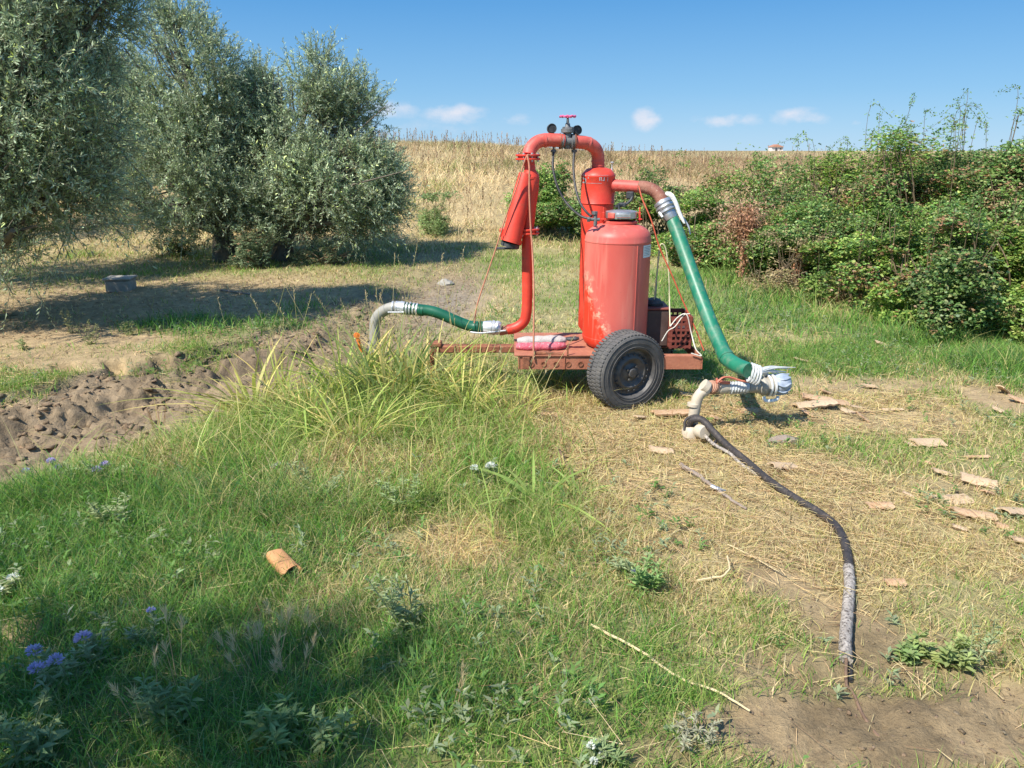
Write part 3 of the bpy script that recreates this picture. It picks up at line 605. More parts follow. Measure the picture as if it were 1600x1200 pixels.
L4 = [lob(375, 150, 35, Y4), lob(390, 200, 45, Y4), lob(205, 270, 55, Y4, 1), lob(235, 220, 45, Y4, 1), lob(180, 310, 40, Y4, .5)]
olive_tree(gbase(-6.6, 17.6), [lob(225, 250, 55, Y4), lob(190, 290, 45, Y4), lob(240, 305, 50, Y4), lob(160, 240, 50, Y4), lob(190, 190, 50, Y4)], 'olive tree tinted pale as if sunlit, small in the gap behind the two left trees', 1900, .065, .12, tint=1.35)  # tint lightens the leaf colour, painting sunlight onto this crown
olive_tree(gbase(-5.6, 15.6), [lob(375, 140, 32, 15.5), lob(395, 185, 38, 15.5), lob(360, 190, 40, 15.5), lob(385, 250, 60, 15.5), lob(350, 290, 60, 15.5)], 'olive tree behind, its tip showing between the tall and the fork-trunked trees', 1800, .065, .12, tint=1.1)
olive_tree(gbase(-9.6, 14.5), [(-9.8, 14.5, 3.6, 1.1, 1.1, 1.2), (-10.3, 14.2, 2.4, 1.2, 1.2, 1.1), (-9.2, 14.6, 1.9, 1.1, 1.0, .9), (-9.0, 14.6, 3.0, 1.0, 1, 1)], 'olive tree mostly hidden behind the big left one', 1700, .065, .13)
olive_tree(gbase(-7.6, 9.9), [(-7.3, 9.8, 2.3, 1.1, 1.0, 1.0), (-8.0, 10.2, 2.6, 1.1, 1.0, 1.1), (-6.6, 10.3, 1.9, .8, .8, .7), (-7.4, 9.9, 3.2, .9, .9, .8)], 'olive tree added behind the big left one for its shade, only bits of it showing', 3200, .058, .14)  # extra tree, added to cast shade on the ground under the left olives
# grove tree beside the photographer: it throws the shade over the lower left corner
def shade(px, py, h, r):
    p = G(px, py); k = h / math.tan(SUN_EL); a = Vector((SUN_AZ[0], SUN_AZ[1])).normalized()
    return (p.x + a.x * k, p.y + a.y * k, h, r, r, r * .75)
olive_tree(gbase(-3.6, -.2), [shade(60, 1150, 2.6, .36), shade(230, 1110, 2.9, .27), shade(500, 1150, 3.0, .32), shade(570, 1190, 2.8, .26), shade(330, 1180, 2.7, .3), shade(240, 1180, 2.4, .5), shade(60, 1060, 3.1, .3), shade(-10, 860, 3.4, .12), shade(290, 985, 3.6, .14), shade(90, 1020, 3.3, .14)],
           'grove tree standing beside the viewpoint, outside the picture', 1350, .055, .16)

# ------------------------------------------------------------------ BRAMBLES and bushes
def bush(px, py, wpx, ht, depth, label, name='bramble_bush', cat='bush', n=9000, leaf=.045, cols=((.10, .19, .04), (.05, .12, .03), (.19, .26, .06)), group='brambles of the hedge', brown=.06, sprigs=10, sprig_h=.45, wl=.62, mat='bramble', gap=.43):
    g0 = G(px, py); x0 = g0.x; y0 = g0.y + depth * .55; rx = wpx * .5 * pxm(math.hypot(g0.y, CAM_H)); base = (x0, y0, gz(x0, y0))
    root = thing(name, base, label, cat, group)
    # lumps
    L = []
    for i in range(15):
        a = random.uniform(0, 6.283); r = math.sqrt(random.random()) * .78; hh = random.uniform(.12, .85) * (1 - .3 * r)
        L.append((x0 + math.cos(a) * r * rx, y0 + math.sin(a) * r * depth * .5, base[2] + hh * ht, rx * random.uniform(.30, .5), depth * random.uniform(.2, .32), ht * random.uniform(.2, .34)))
    L = np.array(L); pick = rng.integers(0, len(L), n); u = rng.normal(size=(n, 3)); u /= np.linalg.norm(u, axis=1, keepdims=True)
    P = L[pick, :3] + u * L[pick, 3:] * (.5 + .5 * rng.random(n) ** .5 + .35 * (rng.random(n) < .07) * rng.random(n))[:, None]
    g2 = gh(P[:, 0], P[:, 1]); cl = fbm(P[:, 0] * 3.1 + P[:, 1], P[:, 2] * 3.3 + P[:, 1] * .7, 3); k = (P[:, 2] > g2 + .02) & (cl > gap); P = P[k]; u = u[k]; pick = pick[k]; n = len(P)
    S = Strips(); a = rng.random(n) * 6.283; ci = rng.choice(3, n, p=[.5, .25, .25]); lt = (rng.random(len(L)) * .7 + .6)[pick] * (.75 + .5 * rng.random(n))
    C = cvar(np.array(cols)[ci], n, .22, .08) * lt[:, None]; bz = fbm(P[:, 0] * 1.6 + 9, P[:, 2] * 1.8 + P[:, 1], 3)
    br = (rng.random(n) < brown) | ((bz > .64) & (rng.random(n) < brown * 6)); C[br] = cvar([.36, .22, .12], int(br.sum()), .25)
    for j in range(3):   # three leaflets
        a2 = a + (j - 1) * 1.1; D = np.stack([np.cos(a2), np.sin(a2), .1 + rng.normal(size=n) * .35], 1) + u * .4
        Nn = u * .8 + np.array([0, 0, .8]) + rng.normal(size=(n, 3)) * .4; l = leaf * (.5 + .9 * rng.random(n))
        S.leaves(P, D, Nn, l, l * wl, C, .12, .1)
    ST = MB()
    for i in range(sprigs):
        l = L[random.randrange(len(L))]; a = random.uniform(0, 6.283); p0 = Vector(l[:3]); h = sprig_h * random.uniform(.5, 1.2)
        top = Vector((l[0] + random.uniform(-.2, .2), l[1] + random.uniform(-.2, .2), base[2] + ht * random.uniform(.85, 1.0) + h * .6))
        bend = top + Vector((math.cos(a) * h * 1.1, math.sin(a) * h * .8, h * random.uniform(-.35, .25)))
        pts = cr([p0, top, bend], 6); ST.tube(pts, [.004 * (1 - .7 * j / 12) for j in range(len(pts))], 4, cap=False)
        pp = np.array([tuple(p) for p in pts[5:]]); pp = np.repeat(pp, 5, 0) + rng.normal(size=(len(pp) * 5, 3)) * .018; m = len(pp)
        S.leaves(pp, rng.normal(size=(m, 3)) + [0, 0, .3], rng.normal(size=(m, 3)) + [0, 0, 1], leaf * (.6 + .5 * rng.random(m)), leaf * .5, cvar(np.array(cols)[0] * .9, m, .25), .12, .1)
    for i in range(26):
        a = random.uniform(0, 6.283); r = random.random() * .6; p0 = Vector((x0 + math.cos(a) * r * rx, y0 + math.sin(a) * r * depth * .4, base[2] - .03)); l = L[random.randrange(len(L))]
        e = Vector(l[:3]) + Vector((random.gauss(0, .3) * l[3], random.gauss(0, .3) * l[4], l[5] * .6)); pts = cr([p0, p0.lerp(e, .5) + Vector((random.gauss(0, .06), random.gauss(0, .06), .12 * ht)), e], 4)
        ST.tube(pts, .006, 4, cap=False)
    S.build('foliage', M[mat], root); ST.build('stems', M['twig'], root)
    return root
HB = [ # px, py(base), width px, height, depth, label
 (868, 388, 150, 1.25, 1.6, 'low bramble right behind the red arch pipe, left end of the hedge'),
 (975, 396, 170, 1.15, 1.6, 'bramble hidden behind the tall red tanks'),
 (1080, 408, 190, 1.45, 1.7, 'bramble behind the slanting green pipe'),
 (1190, 420, 200, 1.55, 1.8, 'bramble behind the rust-brown dead dock'),
 (1290, 445, 210, 1.68, 1.9, 'yellow-green bramble just right of the dead dock'),
 (1395, 462, 210, 1.85, 2.0, 'bramble mid hedge below the first tall sprigs'),
 (1500, 478, 230, 2.1, 2.0, 'tallest bramble with long arching shoots against the sky'),
 (1640, 490, 260, 2.2, 2.0, 'bramble at the right edge, back of the hedge'),
 (1340, 485, 160, .85, .9, 'low bramble skirt in front of the middle of the hedge'),
 (1440, 508, 190, 1.05, 1.0, 'rounded bramble leaning out over the lawn'),
 (1560, 552, 210, 1.25, 1.1, 'lush bright bramble nearest the viewer on the right'),
 (1700, 560, 170, 1.5, 1.3, 'bramble cut off by the right picture edge, nearest row'),
 (1460, 452, 230, 2.15, 2.0, 'tall bramble mass behind, where the hedge climbs to the right'), (1570, 470, 230, 2.2, 2.0, 'tall bramble mass behind the lush nearest one'), (1320, 440, 150, 1.6, 1.6, 'bramble shoulder where the hedge starts to climb'),
 (1240, 452, 180, 1.22, 1.2, 'bramble between the dead dock and the greyish seedy stand'), (1345, 470, 190, 1.35, 1.5, 'dense bramble just behind the greyish seedy stand'),
 (1500, 528, 170, .95, 1.0, 'bramble linking the rounded one and the lush nearest one'), (1255, 425, 190, 1.5, 1.6, 'bramble filling the back of the hedge left of where it climbs'), (1030, 398, 150, 1.3, 1.6, 'bramble between the red tanks and the top of the green pipe'), (1370, 455, 190, 1.75, 1.8, 'thick bramble at the back where the hedge starts to stand above the field'),
 (1130, 425, 150, 1.0, 1.0, 'small bramble between the green pipe and the forked dead dock'),
 (1820, 560, 260, 1.7, 1.6, 'bramble of the nearest row just outside the right picture edge'), (1830, 490, 300, 2.1, 2.0, 'back-row bramble outside the right picture edge'), (2050, 540, 320, 1.9, 1.9, 'last bramble of the hedge, well outside the right picture edge'),
 (1480, 520, 90, .35, .5, 'small creeping bramble at the foot of the hedge')]
for i, (px, py, w, h, d, lab) in enumerate(HB):
    cols = [((.20, .33, .08), (.10, .20, .05), (.36, .45, .13)), ((.18, .29, .085), (.09, .18, .06), (.31, .37, .14)), ((.25, .38, .085), (.11, .22, .05), (.42, .49, .14))][i % 3]
    bush(px, py, w, h, d, lab, n=int(8500 + 10000 * (w * h) / 250), leaf=.034 if py > 430 else .040, cols=cols, sprigs=6 if h > 1.6 else 6, sprig_h=.24 if h > 1.6 else .16, brown=.05)
bush(1240, 470, 130, .62, .7, 'dry straw-coloured weedy tangle at the foot of the hedge', 'dry_shrub', 'bush', 3600, .035, ((.36, .29, .16), (.26, .24, .10), (.45, .37, .21)), None, .1, 14, .2, .25, 'dry')
bush(1310, 430, 90, 1.0, .6, 'greyish seedy weed stand rising before the hedge', 'dry_shrub', 'bush', 3600, .03, ((.26, .26, .13), (.16, .20, .08), (.36, .33, .18)), None, .1, 16, .3, .25, 'dry')
bush(677, 384, 46, .62, .5, 'small green bush alone on the dry slope', 'shrub', 'bush', 2600, .05, ((.30, .40, .17), (.22, .31, .12), (.36, .45, .20)), None, .0, 14, .25, .16, 'grass', .3)
bush(395, 425, 110, .55, .7, 'grey-green weedy shrub at the foot of the forked olive trunk', 'shrub', 'bush', 2600, .05, ((.16, .22, .11), (.10, .15, .07), (.22, .27, .14)), None, .05, 12, .25, .25, 'olive')
bush(500, 418, 130, .3, .5, 'low weedy growth right of the forked olive trunk', 'shrub', 'bush', 1800, .04, ((.16, .20, .10), (.11, .15, .07), (.27, .26, .14)), None, .08, 10, .15, .25, 'olive')
bush(260, 405, 90, .35, .4, 'small leafy weed patch in the sun under the tall olive', 'shrub', 'bush', 1500, .04, ((.16, .24, .08), (.11, .17, .06), (.25, .28, .12)), None, .05, 8, .15, .25, 'bramble')


# ------------------------------------------------------------------ FILTER TRAILER
YF, YB = 5.12, 5.78          # front / back beam
YC = 5.40                    # tank axis
tr0 = G(960, 640); tb_ = (W(960, 560, YC).x, YC, gz(W(960, 560, YC).x, YC))
trailer = thing('filter_trailer', tb_, 'red irrigation filter station with tanks and arch pipe on a rusty one-axle trailer', 'water filter')
def P3(px, py, Y): return W(px, py, Y)
px5 = pxm(5.4)
# frame: rusty channel with gussets and holes
zt = P3(830, 556, YF).z; zb = P3(830, 577, YF).z; xl = P3(812, 560, YF).x; xr = P3(1096, 560, YF).x; hh = zt - zb; zc = (zt + zb) / 2
fr_ = MB()
sk = Matrix.Rotation(R(2.0), 4, 'Z')
for yy in (YF, YB):
    fr_.box(((xl + xr) / 2, yy, zc), (xr - xl, .008, hh), None, .002)
    fr_.box(((xl + xr) / 2, yy + (.03 if yy == YF else -.03), zt - .003), (xr - xl - .004, .05, .006)); fr_.box(((xl + xr) / 2, yy + (.03 if yy == YF else -.03), zb + .003), (xr - xl - .004, .05, .006))
for xx in (xl - .005, xl + .31, (xl + xr) / 2 + .1, xr + .005): fr_.box((xx, (YF + YB) / 2, zc - .004), (.008, YB - YF + .02, hh - .012), None, .002)
fr_.box(((xl * 1.6 + xr * .4) / 2, (YF + YB) / 2, zt + .0045), ((xr - xl) * .46, YB - YF + .03, .006))
fr_.tube([(P3(985, 585, YF).x, YF - .02, zb - .03), (P3(985, 585, YF).x, YB + .12, zb - .03)], .022, 10)
fo = fr_.build('frame', M['rustred'], trailer)
for k in range(8):
    xx = xl + .08 + k * .085; gs_ = MB(); gs_.lathe([(.0, 0), (.011, 0), (.014, .004), (.020, .004), (.020, 0)], (xx, YF - .0045, zc - .01), (0, -1, 0), 14); gs_.build('rivet_ring', M['rust'], fo)
gs_ = MB(); gs_.box((xl + .045, YF - .012, zc), (.05, .014, hh * .9), None, .003); gs_.box((xl + .33, YF - .009, zt + .04), (.012, .012, .085)); gs_.box((xl + .2, YF + .01, zt + .016), (.2, .03, .02), Matrix.Rotation(R(4), 4, 'Y'), .004)
gs_.build('bracket', M['rust'], fo)
db = MB(); a_ = P3(812, 556, 5.4); b_ = P3(676, 553, 5.5); db.box(((a_.x + b_.x) / 2, 5.45, zt - .03), (a_.x - b_.x, .08, .05), None, .006); db.box((b_.x + .03, 5.45, zt + .005), (.09, .1, .03), None, .006)
db.tube([(b_.x, 5.45, zt - .05), (b_.x, 5.45, 0.01)], .016, 8); db.build('drawbar', M['rust'], trailer)
# wheels
def wheel(cx, cy, cz, yaw, r=.268, w=.17, first=None):
    n = Vector((math.sin(yaw), -math.cos(yaw), -.03)).normalized(); C0 = Vector((cx, cy, cz))
    hub = MB(); hub.lathe([(0, .012), (.028, .012), (.034, .006), (.036, -.02), (.10, -.03), (.10, -.10), (0, -.10)], C0 - n * .012, n, 24)
    u = n.orthogonal().normalized(); v = n.cross(u)
    for k in range(4):
        a = k * math.pi / 2 + .3; hub.lathe([(0, .014), (.008, .014), (.009, 0)], C0 + (u * math.cos(a) + v * math.sin(a)) * .05 - n * .016, n, 6)
    ho = hub.build('wheel', M['rim'], trailer)
    ty = MB(); pr = []
    for (rr, h) in [(.64, -.80), (.66, -.93), (.74, -1.0), (.86, -1.0), (.95, -.90), (.99, -.72), (1.0, -.5), (1.004, -.2), (.995, -.06), (.955, .015), (.90, .045), (.80, .05), (.72, .035), (.675, .02), (.65, -.02), (.64, -.10)]:
        pr.append((r * rr, w * (h + .0)))
    ty.lathe(pr, C0, n, 72)
    for k in range(60):       # tread blocks, groove between
        a = 2 * math.pi * k / 60
        for (h0, h1, off) in ((-.30, -.02, 0), (-.62, -.34, .5), (-.95, -.66, 0)):
            aa = a + off * 2 * math.pi / 60; rad = (u * math.cos(aa) + v * math.sin(aa)); tan = n.cross(rad)
            Mx = Matrix((tan, rad, n)).transposed().to_4x4(); c = C0 + rad * (r * .996) + n * (w * (h0 + h1) / 2)
            ty.box(c, (.019, .012 if off else .010, w * (h1 - h0)), Mx, .002)
    for rr in (.93, .80, .70):
        ty.lathe([(r * rr - .002, .0), (r * rr, .003), (r * rr + .002, 0)], C0 + n * w * .043, n, 72)
    ty.build('tyre', M['rubber'], ho)
    rm = MB(); rm.lathe([(.655 * r, -.05 * w), (.675 * r, .02 * w), (.665 * r, .045 * w), (.645 * r, .03 * w), (.625 * r, -.04 * w), (.60 * r, -.16 * w), (.585 * r, -.20 * w), (.50 * r, -.20 * w), (.44 * r, -.10 * w), (.38 * r, -.07 * w), (.31 * r, -.16 * w), (.24 * r, -.20 * w), (.17 * r, -.14 * w), (.11 * r, -.10 * w), (.105 * r, -.35 * w)], C0, n, 56)
    rm.build('rim', M['rim'], ho)
    for k in range(18):
        a = 2 * math.pi * k / 18; c = C0 + (u * math.cos(a) + v * math.sin(a)) * (.475 * r) - n * (.135 * w); d_ = (n + (u * math.cos(a) + v * math.sin(a)) * .9).normalized(); vh = MB()
        vh.lathe([(0, .008), (.0085, .008), (.0085, 0)], c, d_, 10); vh.build('vent_hole', M['darkwin'], ho)
    return ho
wc = P3(989, 582, 5.02); wheel(wc.x, 5.0, .255, R(27)); wheel(wc.x + .18, 5.98, .255, R(178))
# front pressure tank
tx = P3(963, 440, YC).x; rT = 51.5 * px5 * .985; z0 = P3(963, 545, YC).z; z1 = P3(963, 526, YC).z; z2 = P3(963, 372, YC).z; z3 = P3(963, 347, YC).z
tk = MB(); prof = [(0.001, z0)]
for k in range(1, 9): a = k / 8 * math.pi / 2; prof.append((rT * math.sin(a) ** .8, z1 - (z1 - z0) * math.cos(a)))
prof += [(rT + .003, z1 + .012), (rT + .003, z1 + .018), (rT, z1 + .021), (rT, z2 - .021), (rT + .003, z2 - .018), (rT + .003, z2 - .012), (rT, z2 - .005)]
for k in range(1, 11): a = k / 10 * math.pi / 2; prof.append((rT * math.cos(a) ** .75 if k < 10 else .001, z2 + (z3 - z2) * math.sin(a)))
tk.lathe(prof, (tx, YC, 0), (0, 0, 1), 64); sa_ = R(-62)
tk.box((tx + math.cos(sa_) * rT, YC + math.sin(sa_) * rT, (z1 + z2) / 2), (.006, .005, z2 - z1 - .06), Matrix.Rotation(sa_, 4, 'Z'), .0015)
# tank paint: chalky faded red with the fresher orange-red left low, on the shape of the weathered patch
mt, nt, b = newmat('chalky_red_tank_paint'); tcn = N(nt, 'ShaderNodeTexCoord'); sp_ = N(nt, 'ShaderNodeSeparateXYZ'); nt.links.new(tcn.outputs['Object'], sp_.inputs[0])
nn_ = N(nt, 'ShaderNodeTexNoise'); nn_.inputs['Scale'].default_value = 16; nn_.inputs['Detail'].default_value = 8; nn_.inputs['Roughness'].default_value = .7; nt.links.new(tcn.outputs['Object'], nn_.inputs['Vector'])
n2_ = N(nt, 'ShaderNodeTexNoise'); n2_.inputs['Scale'].default_value = 3.5; n2_.inputs['Detail'].default_value = 6; mpn = N(nt, 'ShaderNodeMapping'); mpn.inputs['Scale'].default_value = (1, 1, .35); nt.links.new(tcn.outputs['Object'], mpn.inputs[0]); nt.links.new(mpn.outputs[0], n2_.inputs['Vector'])
zl0 = z0 - tb_[2]; zl1 = P3(963, 425, YC).z - tb_[2]
hgt = Mth(nt, 'DIVIDE', Mth(nt, 'SUBTRACT', sp_.outputs[2], zl0), zl1 - zl0)       # 0 bottom .. 1 where patch ends
lim = Mth(nt, 'SUBTRACT', tx - tb_[0] - rT * .12, Mth(nt, 'MULTIPLY', hgt, rT * .9))
pm = Mth(nt, 'ADD', Mth(nt, 'DIVIDE', Mth(nt, 'SUBTRACT', lim, sp_.outputs[0]), .022), Mth(nt, 'MULTIPLY', Mth(nt, 'SUBTRACT', nn_.outputs[0], .5), 5.0), clamp=True)
cr_ = N(nt, 'ShaderNodeValToRGB'); nt.links.new(n2_.outputs[0], cr_.inputs[0]); cr_.color_ramp.elements[0].position = .35; cr_.color_ramp.elements[1].position = .65
cr_.color_ramp.elements[0].color = (.55, .095, .075, 1); cr_.color_ramp.elements[1].color = (.66, .18, .14, 1)
sc_ = N(nt, 'ShaderNodeMapRange'); nt.links.new(nn_.outputs[0], sc_.inputs[0]); sc_.inputs[1].default_value = .50; sc_.inputs[2].default_value = .62
edge = Mth(nt, 'MULTIPLY', sc_.outputs[0], Mth(nt, 'SUBTRACT', 1.2, Mth(nt, 'ABSOLUTE', Mth(nt, 'DIVIDE', Mth(nt, 'SUBTRACT', sp_.outputs[0], lim), .05)), clamp=True), clamp=True)
m1_ = N(nt, 'ShaderNodeMixRGB'); nt.links.new(pm, m1_.inputs[0]); nt.links.new(cr_.outputs[0], m1_.inputs[1]); m1_.inputs[2].default_value = (.60, .040, .015, 1)
n5 = N(nt, 'ShaderNodeTexNoise'); n5.inputs['Scale'].default_value = 26; n5.inputs['Detail'].default_value = 7; mp5 = N(nt, 'ShaderNodeMapping'); mp5.inputs['Scale'].default_value = (1, 1, .10); nt.links.new(tcn.outputs['Object'], mp5.inputs[0]); nt.links.new(mp5.outputs[0], n5.inputs['Vector'])
st5 = N(nt, 'ShaderNodeMapRange'); nt.links.new(n5.outputs[0], st5.inputs[0]); st5.inputs[1].default_value = .56; st5.inputs[2].default_value = .78; st5.inputs[4].default_value = .5
m5 = N(nt, 'ShaderNodeMixRGB'); nt.links.new(st5.outputs[0], m5.inputs[0]); nt.links.new(m1_.outputs[0], m5.inputs[1]); m5.inputs[2].default_value = (.68, .27, .20, 1)
n6 = N(nt, 'ShaderNodeTexNoise'); n6.inputs['Scale'].default_value = 42; n6.inputs['Detail'].default_value = 9; n6.inputs['Roughness'].default_value = .75; nt.links.new(tcn.outputs['Object'], n6.inputs['Vector'])
st6 = N(nt, 'ShaderNodeMapRange'); nt.links.new(n6.outputs[0], st6.inputs[0]); st6.inputs[1].default_value = .66; st6.inputs[2].default_value = .70; st6.inputs[4].default_value = .8
m6 = N(nt, 'ShaderNodeMixRGB'); nt.links.new(st6.outputs[0], m6.inputs[0]); nt.links.new(m5.outputs[0], m6.inputs[1]); m6.inputs[2].default_value = (.26, .07, .045, 1); m1_ = m6
m2_ = N(nt, 'ShaderNodeMixRGB'); nt.links.new(edge, m2_.inputs[0]); nt.links.new(m1_.outputs[0], m2_.inputs[1]); m2_.inputs[2].default_value = (.70, .42, .30, 1)
nt.links.new(m2_.outputs[0], b.inputs['Base Color']); b.inputs['Roughness'].default_value = .48
bp_ = N(nt, 'ShaderNodeBump'); bp_.inputs['Strength'].default_value = .06; nt.links.new(nn_.outputs[0], bp_.inputs['Height']); nt.links.new(bp_.outputs[0], b.inputs['Normal'])
tank = tk.build('tank', mt, trailer)
nk = MB(); zn = P3(968, 346, YC).z; xn = tx + .015; rn = 24 * px5
nk.lathe([(rn * .92, z3 - .03), (rn * .92, zn - .012), (rn * 1.06, zn - .010), (rn * 1.06, zn + .004), (rn * .9, zn + .006)], (xn, YC, 0), (0, 0, 1), 32); nk.build('tank_neck', M['redf'], tank)
cl_ = MB(); zcl = P3(968, 335, YC).z; cl_.lathe([(0, zcl + .026), (rn * .82, zcl + .026), (rn * .98, zcl + .022), (rn, zcl + .02), (rn, zcl - .022), (rn * .9, zcl - .024)], (xn, YC, 0), (0, 0, 1), 32)
cl_.box((xn + .0, YC - rn - .002, zcl), (.10, .012, .026), None, .003); cl_.build('clamp_band', M['steel'], tank)
for dx in (-1, 1):
    bt = MB(); bt.box((xn + dx * (rn + .016), YC - .02, zcl - .008), (.014, .03, .05), None, .003); bt.tube([(xn + dx * (rn + .016), YC - .02, zcl - .06), (xn + dx * (rn + .016), YC - .02, zcl + .05)], .005, 6); bt.box((xn + dx * (rn + .016), YC - .02, zcl - .03), (.034, .045, .008), None, .002); bt.build('clamp_bolt', M['red'], tank)
rd = MB(); rd.box((xn - .075, YC - rn * .72, zcl - .002), (.05, .02, .036), Matrix.Rotation(R(-25), 4, 'Z'), .003); rd.build('clamp_lug', M['redf'], tank)
lb = MB(); th0, th1 = R(-49), R(-19); lz0 = P3(1007, 401, YC - .1).z; lz1 = P3(1007, 382, YC - .1).z; nseg = 8; vs = []
for k in range(nseg + 1):
    a = th0 + (th1 - th0) * k / nseg
    for z in (lz0, lz1): vs.append((tx + math.cos(a) * (rT + .0015), YC + math.sin(a) * (rT + .0015), z))
lb.add(vs, [(2 * k, 2 * k + 2, 2 * k + 3, 2 * k + 1) for k in range(nseg)]); lb.build('sticker', M['paper'], tank)
lt = MB()
for j in range(6):
    z = lz1 - (lz1 - lz0) * (.16 + .13 * j); vs = []; e = th0 + (th1 - th0) * random.uniform(.6, .9)
    for k in range(5):
        a = th0 + .04 + (e - th0 - .04) * k / 4
        for q_ in (0, .0022): vs.append((tx + math.cos(a) * (rT + .0028), YC + math.sin(a) * (rT + .0028), z + q_))
    lt.add(vs, [(2 * k, 2 * k + 2, 2 * k + 3, 2 * k + 1) for k in range(4)])
lt.build('sticker_print', M['iron'], tank)
# cyclone behind
YY = 5.74; p5 = pxm(YY); cx = P3(934, 300, YY).x; rC = 26 * p5 * .98
cy_ = MB(); zt0 = P3(934, 264, YY).z; zt1 = P3(934, 275, YY).z; zm = P3(934, 317, YY).z
cy_.lathe([(.05, zt0 + .01), (rC * .72, zt0), (rC * .95, zt1 + .018), (rC + .002, zt1 + .004), (rC + .002, zt1 - .004), (rC, zt1 - .008), (rC, zm + .004), (rC + .003, zm), (rC * .965, zm - .006), (rC * .965, .62), (rC * .965, .42), (rC * .6, .36)], (cx, YY, 0), (0, 0, 1), 48)
cyc = cy_.build('cyclone_body', M['red'], trailer)
# white stencil remains: faded letters in an outlined box
fm = MB()
def arcbox(a0, a1, za, zb_, th=.0016):
    vs = []; n_ = max(1, int(abs(a1 - a0) / .12))
    for k in range(n_ + 1):
        a = a0 + (a1 - a0) * k / n_
        for z in (za, zb_): vs.append((cx + math.cos(a) * (rC + th), YY + math.sin(a) * (rC + th), z))
    fm.add(vs, [(2 * k, 2 * k + 2, 2 * k + 3, 2 * k + 1) for k in range(n_)])
zu = P3(934, 273.5, YY - .1).z; zd = P3(934, 286, YY - .1).z; za_ = zu - .006; H_ = zu - zd
def A_(px): return -math.acos(max(-1, min(1, (P3(px, 280, YY - .1).x - cx) / rC)))
arcbox(A_(925), A_(949), zu - .002, zu); arcbox(A_(913), A_(940), zd - .002, zd); arcbox(A_(949), A_(949.5), zd + .012, zu)
for (a, b2, za2, zb2) in [(912.5, 916.5, .86, 1.0), (912, 913, .5, .95), (912.5, 916, .44, .58), (915.6, 916.6, .1, .5), (912, 916, .0, .13), (919, 920, .55, .95), (919, 922, .85, .95), (936, 937, .3, .8), (938.5, 939.5, .3, .8), (936, 939, .7, .8), (941, 943, .3, .4), (943, 944, .3, .8)]:
    arcbox(A_(a), A_(b2), zd + H_ * za2, zd + H_ * zb2)
fm.build('painted_lettering', M['alu'], cyc)
sm_ = MB(); q1 = P3(956, 262, YY); sm_.tube([q1 + Vector((0, 0, -.05)), q1 + Vector((0, 0, .0))], .008, 8); sm_.tube([q1 + Vector((0, 0, 0)), q1 + Vector((0, 0, .035))], .004, 8); sm_.box(q1 + Vector((0, 0, .036)), (.02, .02, .01), None, .002); sm_.build('air_valve', M['alu'], cyc)
# arch pipe (runs from cyclone top to the filter)
YA = 5.70; rp = .0455
def pth(L): return [P3(a, b2, c) for a, b2, c in L]
ar = MB(); ar.tube(cr(pth([(880.5, 219.8, 5.615), (868, 219, 5.6), (851, 219, 5.58), (838, 223, 5.56), (829, 233, 5.54), (826, 243, 5.52)]), 6), rp, 24); ar.tube([P3(853, 219.3, 5.578), P3(850, 219.6, 5.576)], rp + .0025, 24)
ar.build('arch_pipe', M['redf'], trailer)
ar = MB(); ar.tube(cr(pth([(894, 221, 5.627), (905, 222, 5.64), (918, 224, 5.67), (929, 231, 5.70), (934, 242, 5.73), (934.5, 256, YY), (934.5, 268, YY)]), 6), rp, 24)
ar.tube([P3(934.3, 250, YY), P3(934.4, 253, YY)], rp + .003, 24); ar.tube([P3(934.3, 257.5, YY), P3(934.4, 259.5, YY)], rp + .003, 24); ar.tube([P3(918, 224, 5.67), P3(920, 225, 5.673)], rp + .0025, 24)
ar.build('arch_pipe', M['redf'], trailer)
# gate valve
gv = MB(); v0 = P3(886.5, 221, 5.62); ax = Vector((1, .1, -.02)).normalized()
gv.lathe([(.0, -.048), (.05, -.048), (.052, -.03), (.036, -.026), (.038, 0), (.036, .026), (.052, .03), (.05, .048), (0, .048)], v0, ax, 24)
gv.lathe([(.034, 0), (.030, .04), (.028, .055), (.046, .060), (.046, .070), (.046, .082), (.030, .090), (.018, .102), (.016, .118), (.010, .122), (.007, .16), (0, .16)], v0, (0, 0, 1), 20)
for k in range(4): a = k * math.pi / 2 + .7; gv.lathe([(0, .014), (.007, .014), (.007, -.02)], v0 + Vector((math.cos(a) * .04, math.sin(a) * .04, .082)), (0, 0, 1), 6)
gv.lathe([(.030, 0), (.028, -.035), (.022, -.05), (0, -.052)], v0, (0, 0, 1), 16)
gvo = gv.build('gate_valve', M['greyiron'], trailer)
for s_ in (-1, 1):
    ru = MB(); ru.lathe([(.047, -.003), (.0545, -.003), (.0545, .004), (.047, .004)], v0 + ax * (.052 * s_), ax, 24); ru.build('seal_ring', M['rust'], gvo)
hw = MB(); hz_ = v0 + Vector((0, 0, .165)); Rw = .052
ring = [hz_ + Vector((math.cos(a) * Rw * (1 + .06 * math.sin(5 * a)), math.sin(a) * Rw * (1 + .06 * math.sin(5 * a)), .004 * math.sin(10 * a))) for a in [2 * math.pi * k / 30 for k in range(31)]]
hw.tube(ring, .0065, 8, cap=False); hw.lathe([(0, .008), (.014, .008), (.015, -.008), (0, -.008)], hz_, (0, 0, 1), 12)
for k in range(5): a = 2 * math.pi * k / 5; hw.tube([hz_, hz_ + Vector((math.cos(a) * Rw, math.sin(a) * Rw, 0))], .005, 6)
hw.build('handwheel', M['pink'], gvo)
